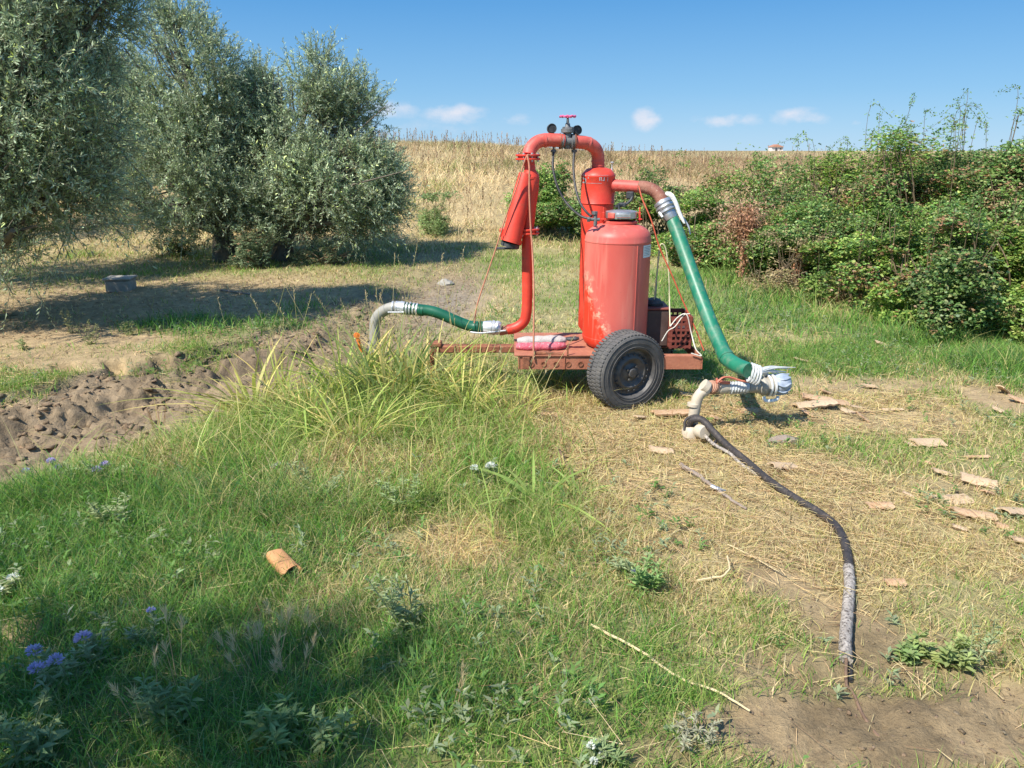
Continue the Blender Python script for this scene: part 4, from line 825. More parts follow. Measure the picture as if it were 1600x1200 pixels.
# gauges and control hoses
def gauge(px, py, Y, face):
    c = P3(px, py, Y); gm = MB(); f = Vector(face).normalized(); r_ = .033
    gm.lathe([(0, -.016), (r_ * .9, -.016), (r_, -.01), (r_, .012), (r_ * .9, .016), (r_ * .86, .012), (r_ * .84, .008), (0, .008)], c, f, 28); gm.tube([c - Vector((0, 0, r_)), c - Vector((0, 0, .058))], .008, 8); gm.box(c - Vector((0, 0, .042)), (.018, .018, .012), None, .002)
    go_ = gm.build('pressure_gauge', M['iron'], trailer); d = MB(); d.lathe([(0, .0095), (r_ * .78, .0095), (r_ * .78, .0085)], c, f, 24); d.build('dial', M['black'], go_)
gauge(862, 201, 5.6, (.15, -1, .15)); gauge(901.5, 203.5, 5.63, (.35, -1, .1))
for (pts, stub) in (([(865, 236, 5.6), (864, 262, 5.55), (871, 292, 5.5), (886, 318, 5.45), (905, 336, 5.33), (920, 342, 5.28)], (865, 228, 5.6)), ([(897, 236, 5.63), (896, 262, 5.58), (899, 292, 5.5), (906, 316, 5.42), (916, 331, 5.34), (924, 338, 5.28)], (897, 229, 5.63))):
    hm_ = MB(); hm_.tube(cr(pth(pts), 6), .0085, 8); ho_ = hm_.build('control_hose', M['black'], trailer)
    st_ = MB(); a = P3(*stub); b2 = P3(*pts[0]); st_.tube([a, b2 + Vector((0, 0, .01))], .007, 8); st_.tube([b2 + Vector((0, 0, .012)), b2 - Vector((0, 0, .016))], .012, 8); st_.tube([b2 + Vector((-.02, 0, .0)), b2 + Vector((.02, 0, 0))], .008, 8); st_.build('fitting', M['greyiron'], ho_)
sv = MB(); c = P3(929, 342, 5.27); sv.tube([c - Vector((.045, 0, .004)), c + Vector((.035, 0, -.004))], .011, 10); sv.tube([c - Vector((-.006, 0, .045)), c + Vector((.006, 0, .048))], .013, 10); sv.tube([c - Vector((.05, 0, .004)), c - Vector((.03, 0, .004))], .017, 6); sv.lathe([(0, .02), (.02, .02), (.02, 0), (0, 0)], c + Vector((0, 0, .03)), (0, 0, 1), 8); sv.build('small_valve', M['greyiron'], trailer)
# left: flanges, wye strainer, riser, elbow
YL = 5.5
def flange(px, py, Y, r_, ax=(0, 0, 1), gap=.012, th=.013):
    fl_ = MB(); c = P3(px, py, Y); a = Vector(ax).normalized()
    for s_ in (-1, 1):
        c2 = c + a * s_ * (gap / 2 + th / 2); fl_.lathe([(0, -th / 2), (r_ * .97, -th / 2), (r_, -th / 2 + .002), (r_, th / 2 - .002), (r_ * .97, th / 2), (0, th / 2)], c2, a, 28)
    fl_.lathe([(r_ * .8, -gap / 2), (r_ * .8, gap / 2)], c, a, 20); return fl_.build('flange', M['red'], trailer)
fA = flange(825, 245.5, YL, .086); fB = flange(823, 361, YL, .090)
for (px, py, rr, fo2) in ((825, 245.5, .074, fA), (823, 361, .078, fB)):
    c = P3(px, py, YL)
    for k in range(8):
        a = 2 * math.pi * k / 8 + .35; q_ = c + Vector((math.cos(a) * rr, math.sin(a) * rr, 0)); bl = MB(); bl.tube([q_ - Vector((0, 0, .032)), q_ + Vector((0, 0, .03))], .0045, 6); bl.lathe([(0, .008), (.009, .008), (.009, 0), (0, 0)], q_ + Vector((0, 0, .018)), (0, 0, 1), 6); bl.lathe([(0, .008), (.009, .008), (.009, 0), (0, 0)], q_ - Vector((0, 0, .026)), (0, 0, 1), 6); bl.build('bolt', M['steel'], fo2)
wy = MB(); wy.tube(pth([(826, 248, YL), (827.5, 258, YL), (828, 266, YL), (829, 274, YL), (829, 279, YL), (828.5, 300, YL), (827, 322, YL), (825.5, 342, YL), (824, 358, YL)]), [.038, .038, .040, .058, .062, .058, .050, .047, .045], 26)
wy.tube([P3(827, 276.5, YL), P3(827, 279.5, YL)], .066, 28)
wy.tube(pth([(822, 272, YL - .02), (816, 300, YL - .04), (806, 345, YL - .06), (799, 376, YL - .08)]), [.050, .060, .067, .069], 26)
wy.tube([P3(800, 372, YL - .078), P3(798, 379, YL - .082)], .075, 28); wy.box(P3(796, 366, YL + .03), (.15, .07, .008), Matrix.Rotation(R(-10), 4, 'Y'), .002); wy.box(P3(786, 362, YL), (.045, .06, .05), Matrix.Rotation(R(-15), 4, 'Y'), .006)
wy.build('strainer', M['red'], trailer)
ds = MB(); ds.tube([P3(798, 379.5, YL - .07), P3(796.5, 385.5, YL - .07)], .066, 24); ds.box(P3(792, 388, YL), (.15, .05, .012), None, .002); ds.build('strainer_cap', M['iron'], trailer)
lp = MB(); lp.tube(pth([(823, 363, YL), (823, 380, YL), (823.5, 420, YL), (824, 460, YL), (823, 486, YL)]) + cr(pth([(822.5, 489, YL), (820, 500, YL), (813, 508, YL), (803, 513, YL), (793, 515, YL)]), 5), [.030, .036, .038, .038, .038] + [.038] * 20 + [.037], 22)
lp.box(P3(818.8, 425, YL - .005), (.006, .02, .5)); lp.build('riser_pipe', M['red'], trailer)
rr_ = MB(); rr_.tube([P3(797, 514.6, YL), P3(780, 517.5, YL)], .033, 18); rr_.build('pipe_stub', M['rustred'], trailer)
# outlet right
orr = MB(); orr.tube(pth([(944, 289, 5.72), (975, 290.5, 5.66), (998, 292, 5.62)]), [.042, .041, .041], 22); orr.tube(pth([(957, 289.6, 5.7), (961, 289.8, 5.69)]), .046, 22); orr.build('outlet_pipe', M['redf'], trailer)
orr = MB(); orr.tube(cr(pth([(998, 292, 5.62), (1010, 293, 5.60), (1022, 298, 5.58), (1031, 307, 5.56), (1036, 318, 5.55)]), 5), .043, 22)
M['oldpaint'] = surf('worn_reddish_primer', (.22, .075, .05), (.34, .16, .11), 16, .75, bump=.3, c3=(.40, .26, .2), t3=.64)
orr.build('outlet_elbow', M['oldpaint'], trailer)
sr = MB(); sr.tube(cr(pth([(989, 300, 5.6), (986, 312, 5.58), (976, 320, 5.56), (962, 322, 5.5)]), 5), .010, 8); sr.box(P3(984, 305, 5.6), (.05, .04, .05), None, .006); sr.box(P3(972, 320, 5.55), (.05, .03, .03), None, .005); sr.tube([P3(968, 332, 5.5), P3(966, 318, 5.5)], .008, 8); sr.build('drain_valve', M['iron'], trailer)

# ---- green discharge pipe on the right
tp = P3(1044, 334, 5.54); en = P3(1176, 581, 4.52)
gp = thing('discharge_pipe', (en.x, en.y, gz(en.x, en.y)), 'long straight green plastic pipe slanting from the rusty elbow down to the wrapped coupling', 'pipe')
m = MB(); m.tube(pth([(1049, 340, 5.52), (1058, 362, 5.46), (1074, 407, 5.34), (1094, 462, 5.17), (1113, 512, 4.99), (1130, 549, 4.82)]), .0475, 24)
m.tube(cr(pth([(1128, 546, 4.835), (1136, 560, 4.76), (1150, 570, 4.66), (1170, 579, 4.55)]), 5), .048, 24); m.tube([P3(1133, 555, 4.79), P3(1136, 560, 4.76)], .0515, 24); m.build('green_pipe', M['green'], gp)
m = MB(); cA = P3(1034, 314, 5.56); cB = P3(1049, 343, 5.51); d = (cB - cA).normalized(); Ln = (cB - cA).length
m.lathe([(.046, 0), (.060, .004), (.064, .015), (.064, Ln * .18), (.056, Ln * .22), (.066, Ln * .30), (.070, Ln * .36), (.066, Ln * .42), (.058, Ln * .46), (.070, Ln * .55), (.070, Ln * .60), (.055, Ln * .64), (.052, Ln * .95), (.048, Ln)], cA, d, 32); m.build('coupling', M['steel'], gp)
m = MB(); m.tube(cr([cA + d * Ln * .35 + Vector((.066, -.02, .02)), cA + d * Ln * .7 + Vector((.085, -.03, .0)), cA + d * Ln * 1.2 + Vector((.10, -.03, -.02)), cA + d * Ln * 1.55 + Vector((.09, -.03, -.03))], 4), [.006 + .002 * math.sin(i) for i in range(13)], 8); m.tube([cA + d * Ln * .45 + Vector((-.055, -.04, -.02)), cA + d * Ln * .85 + Vector((-.060, -.05, .0))], .010, 8); m.build('lever', M['alu'], gp)
m = MB(); q = [P3(1038, 302, 5.52), P3(1046, 306, 5.50), P3(1053, 318, 5.49), P3(1058, 332, 5.48), P3(1066, 349, 5.46)]
for k, w_ in enumerate((0, 1)): m.tube(cr([p + Vector((.006 * w_, -.05 - .006 * w_, .004)) for p in q], 4), [.010, .014, .016, .015, .015, .014, .013, .012, .012, .011, .011, .010, .010, .009, .008, .006, .003], 6)
m.build('tape_tail', M['white'], gp)
# ---- wrapped coupling + PVC standpipe
gbx = G(1084, 672, .02)
pv = thing('pvc_standpipe', (gbx.x, gbx.y, gz(gbx.x, gbx.y)), 'beige plastic pipe elbow rising from the ground, patched with brown tape', 'pipe')
Yv = gbx.y + .02
m = MB(); m.tube(cr(pth([(1080, 680, Yv), (1083, 655, Yv), (1086, 638, Yv), (1090, 622, Yv), (1098, 612, Yv), (1110, 607, Yv + .02), (1120, 606, Yv + .03), (1142, 606, Yv + .06)]), 5), .034, 22)
m.tube([P3(1083.5, 634, Yv), P3(1084, 630, Yv)], .0395, 22); m.tube([P3(1098, 601, Yv), P3(1105, 606, Yv)], .041, 20); m.tube(pth([(1122, 606, Yv + .03), (1130, 606, Yv + .04), (1137, 606, Yv + .05)]), [.041, .040, .035], 22); m.build('elbow', M['pvcb'], pv)
m = MB()
for i, px in enumerate((1109, 1111.5, 1114)): m.tube([P3(px - 1.6, 604.5, Yv + .01), P3(px + 1.6, 606, Yv + .02)], .0425 + .0015 * (i % 2), 16)
m.build('brown_tape_band', M['browntape'], pv)
m = MB(); m.tube(pth([(1137, 606, Yv + .05), (1152, 605, Yv + .07), (1168, 605, Yv + .08)]), [.0345, .036, .036], 18)
for k in range(6): c = P3(1141 + 4.5 * k, 606 - .2 * k, Yv + .055 + .005 * k); m.tube(cr([c + Vector((math.sin(t) * .004 - .01 + t * .003, math.cos(t) * -.038, math.sin(t) * .038)) for t in [j * .785 for j in range(9)]], 2), .0045, 5)
m.build('plastic_wrapping', M['palewrap'], pv)
m = MB(); m.tube(pth([(1168, 605, Yv + .08), (1176, 604.5, Yv + .09), (1190, 604, Yv + .10)]), [.036, .040, .040], 22); m.build('grey_sleeve', M['pvcg'], pv)
cA = P3(1185, 603.5, Yv + .095); cB = P3(1218, 600.5, Yv + .12); d = (cB - cA).normalized(); Ln = (cB - cA).length
m = MB(); m.lathe([(.040, 0), (.050, .004), (.056, Ln * .12), (.062, Ln * .16), (.062, Ln * .24), (.054, Ln * .28), (.054, Ln * .34), (.066, Ln * .38), (.066, Ln * .48), (.056, Ln * .52), (.065, Ln * .56), (.065, Ln * .66), (.056, Ln * .7), (.058, Ln * .8), (.05, Ln)], cA, d, 30); m.build('coupling', M['pvcg'], pv)
m = MB()
for t_ in (.42, .61): m.lathe([(.066, -.006), (.070, -.006), (.071, .006), (.066, .006)], cA + d * Ln * t_, d, 30)
m.tube(cr([cA + d * Ln * .35 + Vector((-.02, -.04, -.06)), cA + d * Ln * .3 + Vector((0, -.05, -.085)), cA + d * Ln * .8 + Vector((0, -.04, -.088)), cA + d * Ln * .9 + Vector((0, -.03, -.07))], 4), .011, 8); m.build('coupling_ring', M['white'], pv)
m = MB(); c = cA + d * Ln * .74; m.lathe([(.056, 0), (.061, .01), (.066, .035), (.066, .06), (.059, .085), (.042, .10), (.001, .105)], c, (d + Vector((0, 0, .12))).normalized(), 22)
for k in range(9):
    a = k * .7; m.tube(cr([c + Vector((.0, math.cos(a) * .058, math.sin(a) * .058)), c + Vector((.045, math.cos(a + .3) * .065, math.sin(a + .3) * .065 + .004)), c + Vector((.088, math.cos(a + .1) * .05, math.sin(a + .1) * .06 + .01))], 4), .006, 5)
m.build('blue_plastic_bag', M['bluepl'], pv)
# plastic sheet tails blowing over the joint
m = MB(); random.seed(11)
for k in range(7):
    a = P3(1166 + 3 * k, 588 - 1.2 * k, Yv + .06); b_2 = P3(1243 - 7 * k, 574 + 3.5 * k, Yv + .14)
    mid = a.lerp(b_2, .5) + Vector((0, 0, .025 + .012 * math.sin(k * 2))); m.tube(cr([a, mid, b_2], 5), [.012, .013, .014, .013, .012, .011, .009, .007, .005, .003, .002], 5)
for k in range(4): c = P3(1172 + 4 * k, 582 + 1.5 * k, 4.54 - .02 * k); m.tube(cr([c + Vector((math.sin(t) * .01, math.cos(t) * .054, math.sin(t) * .056)) for t in [j * .785 for j in range(9)]], 2), .007, 6)
m.build('plastic_tail', M['palewrap'], pv)
m = MB(); m.tube(cr(pth([(1120, 598, Yv - .03), (1130, 590, Yv - .02), (1142, 590, Yv), (1158, 595, Yv + .01), (1172, 597, Yv + .03)]), 4), [.007] * 17, 6); m.tube(cr(pth([(1119, 594, Yv), (1128, 597, Yv), (1140, 598, Yv + .02)]), 4), [.010] * 9, 6); m.tube([P3(1121, 602, Yv), P3(1120, 591, Yv)], .007, 6); m.build('red_strip', M['redstrip'], pv)
m = MB(); c = G(1082, 678, .02)
m.lathe([(.052, -.02), (.058, .0), (.06, .05), (.05, .075), (.036, .085)], (c.x, c.y + .03, gz(c.x, c.y) + .0), (0, 0, 1), 24); m.lathe([(.04, 0), (.044, .01), (.044, .06), (.038, .065), (.001, .066)], (c.x + .03, c.y - .02, .05), Vector((.35, -.8, .1)), 20); m.build('ground_tee', M['pvcb'], pv)

# ---- left: green hose with couplings
h0 = G(700, 560)
lh = thing('green_hose', (P3(700, 500, 5.5).x, 5.5, gz(P3(700, 500, 5.5).x, 5.5)), 'short dark green hose between the grey elbow and the red riser', 'hose')
m = MB(); m.tube(cr(pth([(655, 484, 5.55), (668, 485, 5.55), (684, 489, 5.54), (703, 497, 5.53), (722, 505, 5.52), (737, 510, 5.51), (746, 511, 5.5)]), 4), [.040] * 25, 22); m.build('hose_body', M['dgreen'], lh)
for (ax0, ax1, mm) in (((742, 511, 5.5), (783, 512.5, 5.5), 0), ((630, 481, 5.57), (662, 485, 5.55), 1)):
    m = MB(); m2 = MB(); A0 = P3(*ax0); A1 = P3(*ax1); d = (A1 - A0).normalized(); L_ = (A1 - A0).length
    if mm == 0:
        m.lathe([(.041, L_ * .3), (.046, L_ * .34), (.050, L_ * .5), (.052, L_ * .62), (.046, L_ * .64), (.055, L_ * .68), (.055, L_ * .76), (.048, L_ * .78), (.052, L_ * .82), (.052, L_ * .9), (.040, L_)], A0, d, 28)
        for t_ in (.0, .09, .18, .27): m2.lathe([(.041, -.006), (.045, -.005), (.045, .005), (.041, .006)], A0 + d * L_ * t_, d, 24)
    else:
        for t_ in (.05, .2, .35, .52, .68): m.lathe([(.040, -.008), (.050 - .003 * (t_ > .5), -.006), (.050 - .003 * (t_ > .5), .006), (.040, .008)], A0 + d * L_ * t_, d, 24)
        m2.lathe([(.040, 0), (.043, .01), (.043, L_)], A0, d, 24)
    co = m.build('coupling', M['alu'], lh); m2.build('ribbed_tail', M['dgreen'], co)
m = MB(); m.tube(cr(pth([(735, 519, 5.45), (750, 520.5, 5.44), (770, 519, 5.45), (790, 516.5, 5.46)]), 4), .007, 6); m.build('lever', M['alu'], lh)
hb = P3(588, 552, 5.62)
ge = thing('pvc_elbow', (hb.x, 5.62, gz(hb.x, 5.62)), 'weathered grey plastic elbow rising from a pipe in the tall grass by the ditch', 'pipe')
m = MB(); m.tube(cr(pth([(584, 585, 5.62), (584, 560, 5.62), (585, 540, 5.62), (585.5, 522, 5.62), (586, 505, 5.62), (592, 492, 5.61), (603, 484, 5.6), (616, 480, 5.58), (624, 480, 5.58)]), 5), [.042] * 10 + [.040] * 10 + [.0405] * 21, 24)
m.tube(pth([(584, 560, 5.62), (584.5, 538, 5.62)]), .048, 22); m.lathe([(.05, 0), (.05, .018)], P3(584, 537, 5.62), (0, 0, 1), 20); m.build('elbow_pipe', M['pvcg'], ge)
m = MB(); m.tube(pth([(622, 480, 5.58), (633, 481, 5.57)]), .045, 22)
for t_ in (612, 618, 626): m.tube([P3(t_, 480, 5.58), P3(t_ + 2.5, 480.3, 5.58)], .047, 22)
m.build('collar', M['alu'], ge)
m = MB(); m.tube(cr(pth([(606, 488, 5.52), (618, 488, 5.52), (631, 488, 5.52)]), 3), .006, 6); m.build('lever', M['alu'], ge)
m = MB(); m.tube(pth([(584, 556, 5.6), (566, 545, 5.58)]), .022, 14); m.build('valve_stub', M['pvcg'], ge)
m = MB(); m.tube(cr(pth([(557, 522, 5.56), (560, 532, 5.56), (562, 540, 5.56), (566, 550, 5.56)]), 4), [.014, .016, .013, .012, .016, .012, .012, .014, .016, .014, .012, .015, .010], 10); m.lathe([(0, -.012), (.022, -.012), (.022, .012), (0, .012)], P3(557.5, 524, 5.56), (.4, -1, .2), 12); m.build('valve_handle', M['orange'], ge)

# ---- crate, case, sack on the trailer deck
def solid(name, mb, mat, label, cat, base=None, group=None):
    c = sum((v for v in mb.v), Vector()) / len(mb.v); z = min(v.z for v in mb.v); e = thing(name, base or (c.x, c.y, z), label, cat, group); return e
a0 = P3(1048, 548, 5.3); a1 = P3(1080, 496, 5.3); e = thing('plastic_crate', ((a0.x + a1.x) / 2, 5.4, zt + .002), 'dark red slatted plastic crate lashed on the right end of the trailer', 'crate')
m = MB(); w_ = a1.x - a0.x + .02; d_ = .30; h_ = a1.z - zt; cx_ = (a0.x + a1.x) / 2; cyy = 5.30 + d_ / 2
m.box((cx_, cyy, zt + .012), (w_, d_, .012))
for k in range(6): z = zt + .03 + (h_ - .04) * k / 5
for side_y in (cyy - d_ / 2, cyy + d_ / 2):
    for k in range(6): m.box((cx_, side_y, zt + .02 + (h_ - .03) * k / 5), (w_, .008, .016 if k < 5 else .03))
    for k in range(5): m.box((cx_ - w_ / 2 + .008 + (w_ - .016) * k / 4, side_y + .002, zt + h_ / 2), (.012, .011, h_ - .01))
for side_x in (cx_ - w_ / 2, cx_ + w_ / 2):
    for k in range(6): m.box((side_x, cyy, zt + .02 + (h_ - .03) * k / 5), (.008, d_, .016 if k < 5 else .03))
    for k in range(6): m.box((side_x + .002, cyy - d_ / 2 + .01 + (d_ - .02) * k / 5, zt + h_ / 2), (.011, .012, h_ - .01))
m.build('crate_body', M['crate'], e)
m = MB(); m.box((cx_, cyy, zt + h_ * .35), (w_ * .8, d_ * .8, h_ * .55), None, .01); m.build('contents', M['dbox'], e)
b0 = P3(1008, 520, 5.36); b1 = P3(1047, 486, 5.36); e = thing('battery_case', ((b0.x + b1.x) / 2, 5.5, zt), 'dark brown box between the faded red tank and the crate', 'box')
m = MB(); m.box(((b0.x + b1.x) / 2, 5.50, (zt + b1.z) / 2 + .004), (b1.x - b0.x, .26, b1.z - zt), None, .008); m.build('case', M['dbox'], e)
m = MB(); m.box(((b0.x + b1.x) / 2, 5.50, b1.z + .012), (b1.x - b0.x + .012, .275, .016), None, .004); m.build('lid', M['crate'], e)
m = MB(); m.lathe([(0, 0), (.06, 0), (.065, .02), (.05, .045), (.02, .055), (0, .055)], (b0.x + .07, 5.48, b1.z + .018), (0, 0, 1), 14); m.box((b0.x + .1, 5.46, b1.z + .03), (.06, .05, .03), Matrix.Rotation(.4, 4, 'Z'), .006); m.build('cap', M['iron'], e)
# rolled sack
e = thing('rolled_sack', (P3(845, 540, 5.3).x, 5.3, zt + .008), 'pink and grey woolly roll lying on the left end of the trailer', 'sack')
def roll(L, r0, zs, name, mat, squash=.6):
    m = MB(); pts = cr(pth(L), 6); n = len(pts); m.tube(pts, [r0 * (.55 + .45 * min(1, i / 3, (n - 1 - i) / 3)) * (1 + .06 * math.sin(i * 1.7)) for i in range(n)], 14)
    zc_ = sum(v.z for v in m.v) / len(m.v)
    for v in m.v: v.z = zc_ + (v.z - zc_) * squash + zs
    o = m.build(name, mat, e, 80); return o
roll([(806, 541, 5.28), (830, 541, 5.28), (855, 540, 5.28), (884, 538, 5.28)], .055, .0, 'pink_layer', M['pinksack']); roll([(808, 534, 5.31), (830, 533, 5.31), (860, 531, 5.31), (885, 531, 5.31)], .052, .002, 'grey_layer', M['greysack']); roll([(884, 530, 5.3), (895, 530, 5.3), (905, 528, 5.3)], .026, .002, 'dark_end', M['iron'])
# ---- ropes and wires
def cord(name, pts, r_, mat, label, cat, group=None, k=6):
    P = cr([P3(*p) if len(p) == 3 and p[2] > 1.45 else Vector(p) for p in pts], k); m = MB(); c = sum(P, Vector()) / len(P); z = min(p.z for p in P)
    n = len(P); m.tube(P, r_, 6); o = m.build(name, mat, None); return tag(o, label, cat, group)
cord('rope', [(829, 243, 5.40), (822, 246, 5.38), (808, 290, 5.37), (790, 340, 5.36), (776, 385, 5.36), (760, 432, 5.35), (746, 475, 5.34), (741, 505, 5.33)], .0055, M['rope'], 'reddish rope running slantwise down to the left from the top flange', 'rope')
cord('rope', [(824, 243, 5.38), (827, 262, 5.36), (827, 300, 5.34), (829, 350, 5.33), (832, 395, 5.30), (834, 450, 5.2), (834, 510, 5.13), (833.5, 562, YF - .02)], .0065, M['rope'], 'pinkish rope hanging straight from the top flange to the trailer corner', 'rope')
cord('wire', [(998, 290, 5.54), (1004, 312, 5.5), (1018, 345, 5.45), (1030, 385, 5.42), (1050, 430, 5.38), (1066, 468, 5.35), (1085, 510, 5.3), (1100, 548, 5.24)], .005, M['redwire'], 'thin red wire slanting from the outlet pipe down to the trailer end', 'wire')
cord('wire', [(1022, 470, 5.45), (1026, 430, 5.44), (1030, 390, 5.43), (1035, 381, 5.42), (1041, 392, 5.42), (1045, 430, 5.41), (1046, 470, 5.39), (1047, 510, 5.24)], .0045, M['palewire'], 'pale yellow wire looping up above the dark box', 'wire')
cord('wire', [(1024, 482, 5.47), (1026, 440, 5.46), (1029, 405, 5.45), (1032, 385, 5.44)], .004, M['bluewire'], 'dark grey-blue wire standing up from the dark box', 'wire')
cord('rope', [(1047, 510, 5.22), (1060, 495, 5.22), (1073, 492, 5.2), (1080, 520, 5.2), (1087, 545, 5.12), (1096, 556, 5.1), (1080, 552, 5.1)], .004, M['string'], 'white rope tied round the crate', 'rope')
cord('rope', [(1034, 533, 5.22), (1044, 517, 5.22), (1055, 510, 5.22), (1068, 493, 5.22), (1078, 490, 5.22)], .0035, M['string'], 'white rope knotted in front of the dark box', 'rope')
# knots / spider-like string tangles
# ---- black cable to the foreground
def gcord(pts): return [Vector((G(px, py, h).x, G(px, py, h).y, gz(G(px, py, h).x, G(px, py, h).y) + h)) for px, py, h in pts]
cb = thing('black_cable', tuple(G(1200, 750)), 'thick black cable snaking over the straw, end wrapped in dirty white', 'cable')
def ctube(pts, r_, name, mat, par, k=6, n=12, jit=0):
    P = cr(gcord(pts), k); m = MB(); m.tube(P, [r_ * (1 + jit * math.sin(i * 2.1)) for i in range(len(P))], n); return m.build(name, mat, par, 60)
ctube([(1076, 664, .07), (1082, 652, .13), (1097, 652, .14), (1113, 668, .10), (1135, 692, .05), (1165, 718, .03), (1200, 748, .025), (1240, 775, .022), (1275, 797, .02), (1302, 818, .018), (1316, 838, .02), (1324, 862, .022), (1328, 890, .022)], .0205, 'sheath', M['sheath'], cb)
ctube([(1326, 884, .024), (1328, 910, .026), (1325, 950, .026), (1321, 1000, .026), (1322, 1030, .024)], .0225, 'wrapped_end', M['whwrap'], cb, 10, 12, .05)
ctube([(1322, 1026, .024), (1324, 1060, .02), (1332, 1080, .008), (1348, 1108, .004), (1372, 1145, .0), (1390, 1160, -.02)], .0055, 'thin_tail', M['wood'], cb)
ctube([(1330, 870, .02), (1334, 920, .012), (1331, 980, .012), (1330, 1060, .01)], .007, 'thin_core', M['black'], cb)
ctube([(1070, 668, .06), (1072, 652, .12), (1088, 645, .15), (1106, 655, .12), (1120, 678, .06), (1116, 690, .03)], .009, 'loop', M['sheath'], cb)
ctube([(1098, 672, .06), (1115, 690, .04), (1140, 706, .025), (1160, 725, .015), (1190, 745, .014)], .010, 'second_strand', M['whwrap'], cb)

# ------------------------------------------------------------------ small debris
def shard(px, py, wpx, ang, kind, label, tilt=0, curve=.5, asp=.6, name='clay_shard', h=None, cat='shard', group='broken clay pipe shards on the ground'):
    p = G(px, py, .02); d = math.hypot(p.y, CAM_H); L = wpx * d / F; Wd = L * asp; th = max(.007, L * .05); curve = curve + .3; tilt = tilt * 1.7; nx_, ny_ = 9, 6
    random.seed(int(px * 7 + py)); top = []; edge = [1 + random.uniform(-.16, .16) for _ in range(4)]; wob = [random.uniform(-.05, .05) for _ in range(nx_ + 1)]; wob2 = [random.uniform(-.05, .05) for _ in range(nx_ + 1)]; wy_ = [random.uniform(-.07, .07) for _ in range(ny_ + 1)]
    V = []; r_ = Wd * (1.0 / max(curve, .05)) * .6
    for s_ in (0, 1):
        for i in range(nx_ + 1):
            for j in range(ny_ + 1):
                u = (i / nx_ - .5) * L * (1 + wy_[j] * (1 if i > nx_ / 2 else -1)) ; lo = -.5 + wob[i]; hi = .5 + wob2[i]; v = (lo + (hi - lo) * j / ny_) * Wd * (1 - .25 * abs(i / nx_ - .5) * edge[0])
                rad = r_ - th * s_; a = v / r_; V.append((u, math.sin(a) * rad, math.cos(a) * rad - r_ * math.cos(Wd * .5 / r_) + .003 * math.sin(i * 3 + j)))
    K = (nx_ + 1) * (ny_ + 1); idx = lambda s_, i, j: s_ * K + i * (ny_ + 1) + j; Fc = []
    for i in range(nx_):
        for j in range(ny_): Fc.append((idx(0, i, j), idx(0, i + 1, j), idx(0, i + 1, j + 1), idx(0, i, j + 1))); Fc.append((idx(1, i, j), idx(1, i, j + 1), idx(1, i + 1, j + 1), idx(1, i + 1, j)))
    for i in range(nx_): Fc.append((idx(0, i, 0), idx(1, i, 0), idx(1, i + 1, 0), idx(0, i + 1, 0))); Fc.append((idx(0, i, ny_), idx(0, i + 1, ny_), idx(1, i + 1, ny_), idx(1, i, ny_)))
    for j in range(ny_): Fc.append((idx(0, 0, j), idx(0, 0, j + 1), idx(1, 0, j + 1), idx(1, 0, j))); Fc.append((idx(0, nx_, j), idx(1, nx_, j), idx(1, nx_, j + 1), idx(0, nx_, j + 1)))
    m = MB(); T = Matrix.Rotation(R(ang), 4, 'Z') @ Matrix.Rotation(R(tilt), 4, 'Y') @ Matrix.Rotation(R(random.uniform(-10, 10)), 4, 'X'); m.add(V, Fc, T)
    zmin = min(v.z for v in m.v); b0 = Vector((p.x, p.y, gz(p.x, p.y) + .006))
    for v in m.v: v.z -= zmin * .72
    me = bpy.data.meshes.new(name); me.from_pydata([tuple(v) for v in m.v], [], m.f); me.update(); me.polygons.foreach_set('use_smooth', [True] * len(me.polygons)); me.set_sharp_from_angle(angle=R(50))
    o = link(name, me, M[kind]); o.location = b0; return tag(o, label, cat, group)
